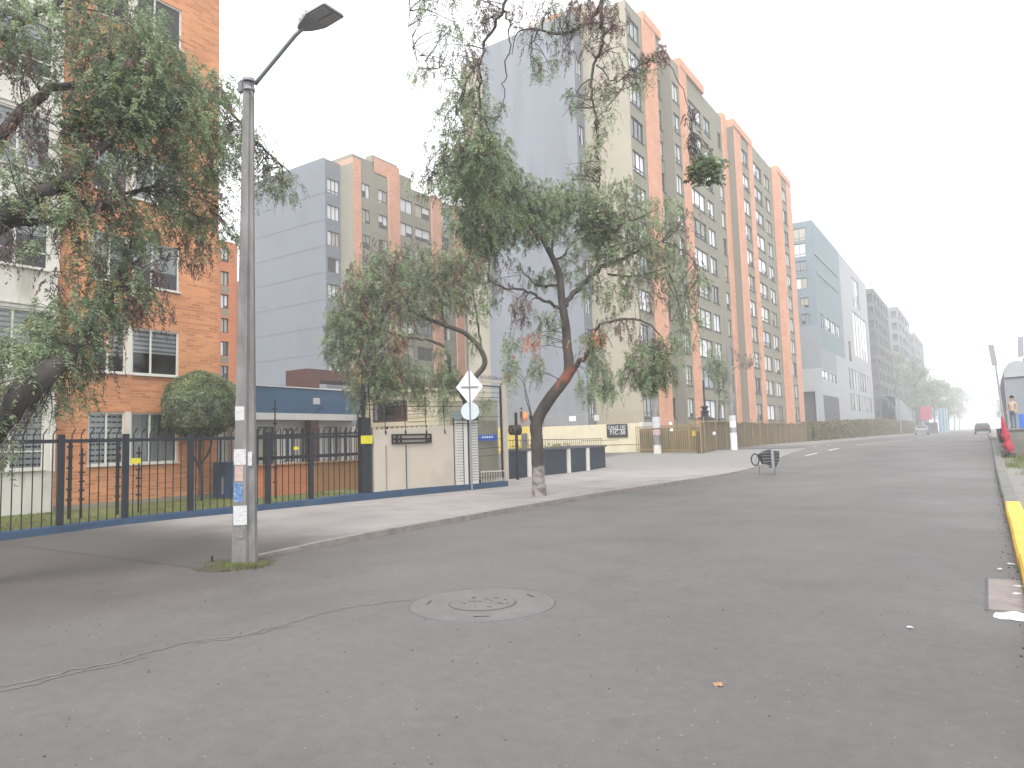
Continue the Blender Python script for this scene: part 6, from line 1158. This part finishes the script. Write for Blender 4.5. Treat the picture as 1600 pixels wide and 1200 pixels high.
def smooth_limb(pts, sub=4):
    P = [Vector(p[:3]) for p in pts]; Rr = [p[3] for p in pts]; out = []; rr = []
    for i in range(len(P)-1):
        p0 = P[max(i-1, 0)]; p1 = P[i]; p2 = P[i+1]; p3 = P[min(i+2, len(P)-1)]
        for k in range(sub):
            t = k/sub; out.append(.5*((2*p1)+(-p0+p2)*t+(2*p0-5*p1+4*p2-p3)*t*t+(-p0+3*p1-3*p2+p3)*t**3)); rr.append(Rr[i]+(Rr[i+1]-Rr[i])*t)
    out.append(P[-1]); rr.append(Rr[-1]); return out, rr
def make_tree(key, name, label, bark='bark', leaf=.075, wid=.019, dens=1.0, twn=5, thin=.85, thick=.85):
    limbs, clumps = TREES[key]; base = limbs[0][0]; loc = (base[0], base[1], max(0, base[2])); t = thing(name, loc, label, 'tree', 'weeping pepper trees')
    mb = MB(); allp = []
    for li, l in enumerate(limbs):
        pts, rr = smooth_limb(l, 5); rr = [r*(thin+(thick-thin)*min(1, r/.2)) for r in rr]
        if li: pts = [p+Vector([random.gauss(0, 1) for _ in range(3)])*(min(.03, r*.5) if key != 'over' else .028) for p, r in zip(pts, rr)]
        mb.tube(pts, rr, 12 if rr[0] > .12 else 7, jit=.06); allp += [(p, r) for p, r in zip(pts, rr) if r < .16]
    trunk = mb.build('trunk', bark, t, smooth=True)
    # twigs reaching from the limbs into every clump
    tw = MB(); AP = np.array([p for p, r in allp])
    for x, y, z, r, kd in clumps:
        c = np.array([x, y, z]); d = np.linalg.norm(AP-c, axis=1); order = np.argsort(d)[:6]
        for q in range(twn if kd != 'h' else 2):
            s = Vector(AP[order[random.randrange(len(order))]]); e = Vector(c)+Vector([random.uniform(-1, 1)*r*.9 for _ in range(3)]); L = (e-s).length
            if L > 3.2: continue
            m1 = s.lerp(e, .35)+Vector((random.gauss(0, .07)*L, random.gauss(0, .07)*L, .10*L)); m2 = s.lerp(e, .75)+Vector((random.gauss(0, .06)*L, random.gauss(0, .06)*L, .09*L))
            r0 = min(.022, .006+.006*L); pts, rr = smooth_limb([(*s, r0), (*m1, r0*.7), (*m2, r0*.45), (*e, r0*.2)], 3); tw.tube(pts, rr, 4, cap=False)
            for b in range(3):
                i = random.randrange(4, len(pts)); p = pts[i]; f = p+Vector([random.uniform(-1, 1)*r*.6 for _ in range(3)])+Vector((0, 0, -.1*r)); tw.tube([p, p.lerp(f, .5)+Vector((0, 0, .04)), f], [rr[i]*.8, rr[i]*.5, .0015], 3, cap=False)
    tw.build('twigs', 'twig', t)
    A, B, Cc, D, MI = crown(clumps, leaf, wid, dens); off = np.array(loc); o = quads('crown', A-off, B-off, Cc-off, D-off, CR, MI, t); print(key, len(A)); return t
make_tree('mid', 'pepper_tree', 'weeping pepper tree with a lime washed trunk foot standing on the pavement', 'bark_mid', thin=.85, thick=.66, dens=1.0)
make_tree('inner', 'pepper_tree', 'weeping pepper tree with a crooked trunk just behind the diamond sign', 'bark_grey', thin=.75, thick=.46, dens=.9)
make_tree('left', 'pepper_tree', 'dark dense pepper tree leaning in from the left edge before the brick block', 'bark', leaf=.055, wid=.016, dens=1.15, twn=7)
make_tree('over', 'pepper_tree', 'overhanging tree with thin nearly bare branches hanging down from above the road', 'bark', leaf=.06, wid=.015, dens=1.4, twn=12, thin=.65, thick=.7)
# clipped round topiary on the lawn
t = thing('topiary_tree', (-19.0, 12.0, .17), 'small tree clipped to a dense dark ball on the lawn beside the lamp post', 'tree')
mb = MB()
for l in ([(-19.0, 12.0, .1, .08), (-18.99, 12.02, .7, .055), (-19.0, 12.0, 1.3, .05), (-19, 12, 2.2, .04)], [(-19.0, 12.0, 1.1, .035), (-18.95, 11.75, 1.5, .03), (-18.9, 11.5, 2.1, .02)], [(-19.0, 12.0, 1.2, .035), (-19.0, 12.3, 1.6, .03), (-19.1, 12.5, 2.2, .02)]):
    p, r_ = smooth_limb(l); mb.tube(p, r_, 7, jit=.08)
mb.build('trunk', 'bark', t, smooth=True)
c = np.array([-19.0, 12.02, 2.86]); n = 26000; u = rng.normal(size=(n, 3)); u /= np.linalg.norm(u, axis=1)[:, None]
rr = 1+.05*np.sin(u[:, 0]*6+1)*np.cos(u[:, 2]*5)+.035*np.sin(u[:, 1]*13)*np.sin(u[:, 2]*11); depth = 1-np.abs(rng.normal(size=n))*.07
flat = np.where(u[:, 2] < -.55, .86, 1); P = c+u*np.array([1.06, 1.08, 1.08])*(rr*depth*flat)[:, None]
nn = u+rng.normal(size=(n, 3))*.6; nn /= np.linalg.norm(nn, axis=1)[:, None]; a = np.cross(nn, rng.normal(size=(n, 3))); a /= np.linalg.norm(a, axis=1)[:, None]; b = np.cross(nn, a); s = rng.uniform(.02, .042, n)[:, None]
low = u[:, 2] < .1; mi = np.where(rng.random(n) < .58, 2, np.where(rng.random(n) < .6, 1, 3)); mi = np.where(low & (rng.random(n) < .18), 4, mi); mi = np.where((u[:, 2] > .35) & (rng.random(n) < .22), 3, mi)
off = np.array([-19.0, 12.0, .17]); quads('crown', P-a*s-off, P-b*s*.55-off, P+a*s-off, P+b*s*.55-off, CR, mi, t)
bm = bmesh.new(); bmesh.ops.create_icosphere(bm, subdivisions=4, radius=1)
for v in bm.verts: v.co = Vector((v.co.x*.93, v.co.y*.98, v.co.z*.86*(.85 if v.co.z < -.4 else 1)))*(1+.04*math.sin(v.co.x*9)*math.cos(v.co.z*8))+Vector((0, .05, 2.65))
me = bpy.data.meshes.new('inner_foliage'); bm.to_mesh(me); bm.free(); me.materials.append(MAT['leaf_dark']); o = bpy.data.objects.new('inner_foliage', me); C.objects.link(o); o.parent = t
# young tree by the small gate
t = thing('sapling', (-14.0, 46.3, .75), 'young green tree with a small round head behind the reed fence', 'tree')
mb = MB()
for l in ([(-14.6, 46.0, .6, .06), (-14.5, 46.0, 2.5, .05), (-14.4, 46, 4.4, .04), (-14.5, 46, 6.3, .02)], [(-14.4, 46, 4.3, .03), (-13.8, 46.3, 5.6, .025), (-13.0, 46.6, 6.2, .015), (-12.4, 46.9, 6.1, .01)], [(-13.8, 46.3, 5.6, .02), (-13.3, 46.5, 6.9, .01)]):
    p, r_ = smooth_limb(l); mb.tube(p, r_, 6, jit=.1)
mb.build('trunk', 'bark', t, smooth=True)
A, B, Cc, D, MI = crown([(-14.55, 46, 6.0, .75, 'g'), (-14.3, 46, 5.4, .6, 'g'), (-14.2, 46, 4.6, .5, 's'), (-13.9, 46, 3.8, .5, 's'), (-14.6, 46, 6.9, .55, 's'), (-12.8, 46.7, 6.3, .6, 't'), (-12.3, 46.9, 6.5, .5, 't'), (-13.5, 46.5, 6.9, .5, 't')], .09, .022, .9); off = np.array([-14.0, 46.3, .75]); quads('crown', A-off, B-off, Cc-off, D-off, CR, MI, t)
# hazy street trees far off
def far_tree(x, y, h, w, label, grp, trunk=.3, base=.2):
    t = thing('street_tree', (x, y, .75), label, 'tree', grp); mb = MB()
    p, r_ = smooth_limb([(x, y, .7, trunk), (x+.2, y, .75+h*.3, trunk*.8), (x, y, .75+h*.6, trunk*.5), (x, y, .75+h*.9, .05)]); mb.tube(p, r_, 7)
    for k in range(7):
        a = random.uniform(0, 6.28); z = .75+h*random.uniform(.3, .7); mb.tube([(x, y, z), (x+math.cos(a)*w*.25, y+math.sin(a)*w*.25, z+h*.12), (x+math.cos(a)*w*.45, y+math.sin(a)*w*.45, z+h*.2)], [trunk*.4, trunk*.25, .03], 5)
    mb.build('trunk', 'bark', t)
    P = []
    for k in range(16):
        zc = .75+h*random.uniform(base+.1, .92); f = 1-abs((zc-.75)/h-.55)*1.1; a = random.uniform(0, 6.28); rr_ = random.uniform(.1, .42)*w*f; c = (x+math.cos(a)*rr_, y+math.sin(a)*rr_, zc); R_ = w*random.uniform(.12, .24)
        for q in range(190): v = Vector([random.gauss(0, 1) for _ in range(3)]).normalized()*R_*random.random()**.4; P.append((c[0]+v.x, c[1]+v.y, c[2]+v.z*.8))
    leafcloud('crown', P, .26, ['leaf_dark', 'leaf_mid'], rng.choice(2, len(P)), parent=t, loc=(x, y, .75)); return t
names = ['dark street tree nearest the curved canopy', 'second hazy street tree beyond the curved canopy', 'third hazy street tree on the left, behind the red awning', 'fourth hazy street tree on the left, above the blue stall', 'fifth fading street tree on the left', 'sixth fading street tree on the left', 'seventh faint street tree on the left near the vanishing point', 'eighth and faintest street tree on the left']
for i, (x, y, h, w) in enumerate([(-19, 208, 24, 12), (-15.5, 222, 22, 12), (-16, 240, 20, 12), (-13.5, 262, 19, 12), (-13, 290, 19, 13), (-12, 325, 19, 14), (-11.5, 370, 20, 15), (-11, 425, 22, 16)]):
    far_tree(x, y, h, w, names[i], 'hazy street trees on the left')
for i, (x, y, h, w) in enumerate([(6.5, 150, 12, 9), (8.5, 215, 17, 12), (9, 290, 16, 14), (9.5, 380, 18, 16)]):
    far_tree(x, y, h, w, ['nearest hazy tree beyond the grey house on the right', 'second hazy tree on the right side of the road', 'third faint tree on the right side of the road', 'faintest tree on the right near the vanishing point'][i], 'hazy street trees on the right')
t = thing('street_pole', (-13.2, 150, .75), 'thin pale pole rising from the end of the hedge', 'pole')
mb = MB(); mb.tube([(-13.2, 150, .7), (-13.2, 150, 12)], [.18, .12], 8); mb.build('shaft', 'pole', t); mb = MB(); mb.tube([(-13.2, 150, 12), (-12, 150, 12.5)], .06, 6); mb.build('arm', 'metal', t)

# ================================================================ HAZE
m, n, b = newmat('pale haze'); n.nodes.remove(b); pv = n.nodes.new('ShaderNodeVolumePrincipled'); pv.inputs['Color'].default_value = (.97, .98, 1, 1); pv.inputs['Density'].default_value = HAZE; pv.inputs['Anisotropy'].default_value = .2
n.links.new(pv.outputs[0], n.nodes['Material Output'].inputs['Volume'])
mb = MB(); mb.box((-950, -80, -1.2), (950, 1560, 44)); o = mb.build('haze', 'asphalt'); o.data.materials.clear(); o.data.materials.append(m); o['kind'] = 'stuff'; o['label'] = 'pale even haze over the whole street'; o['category'] = 'haze'
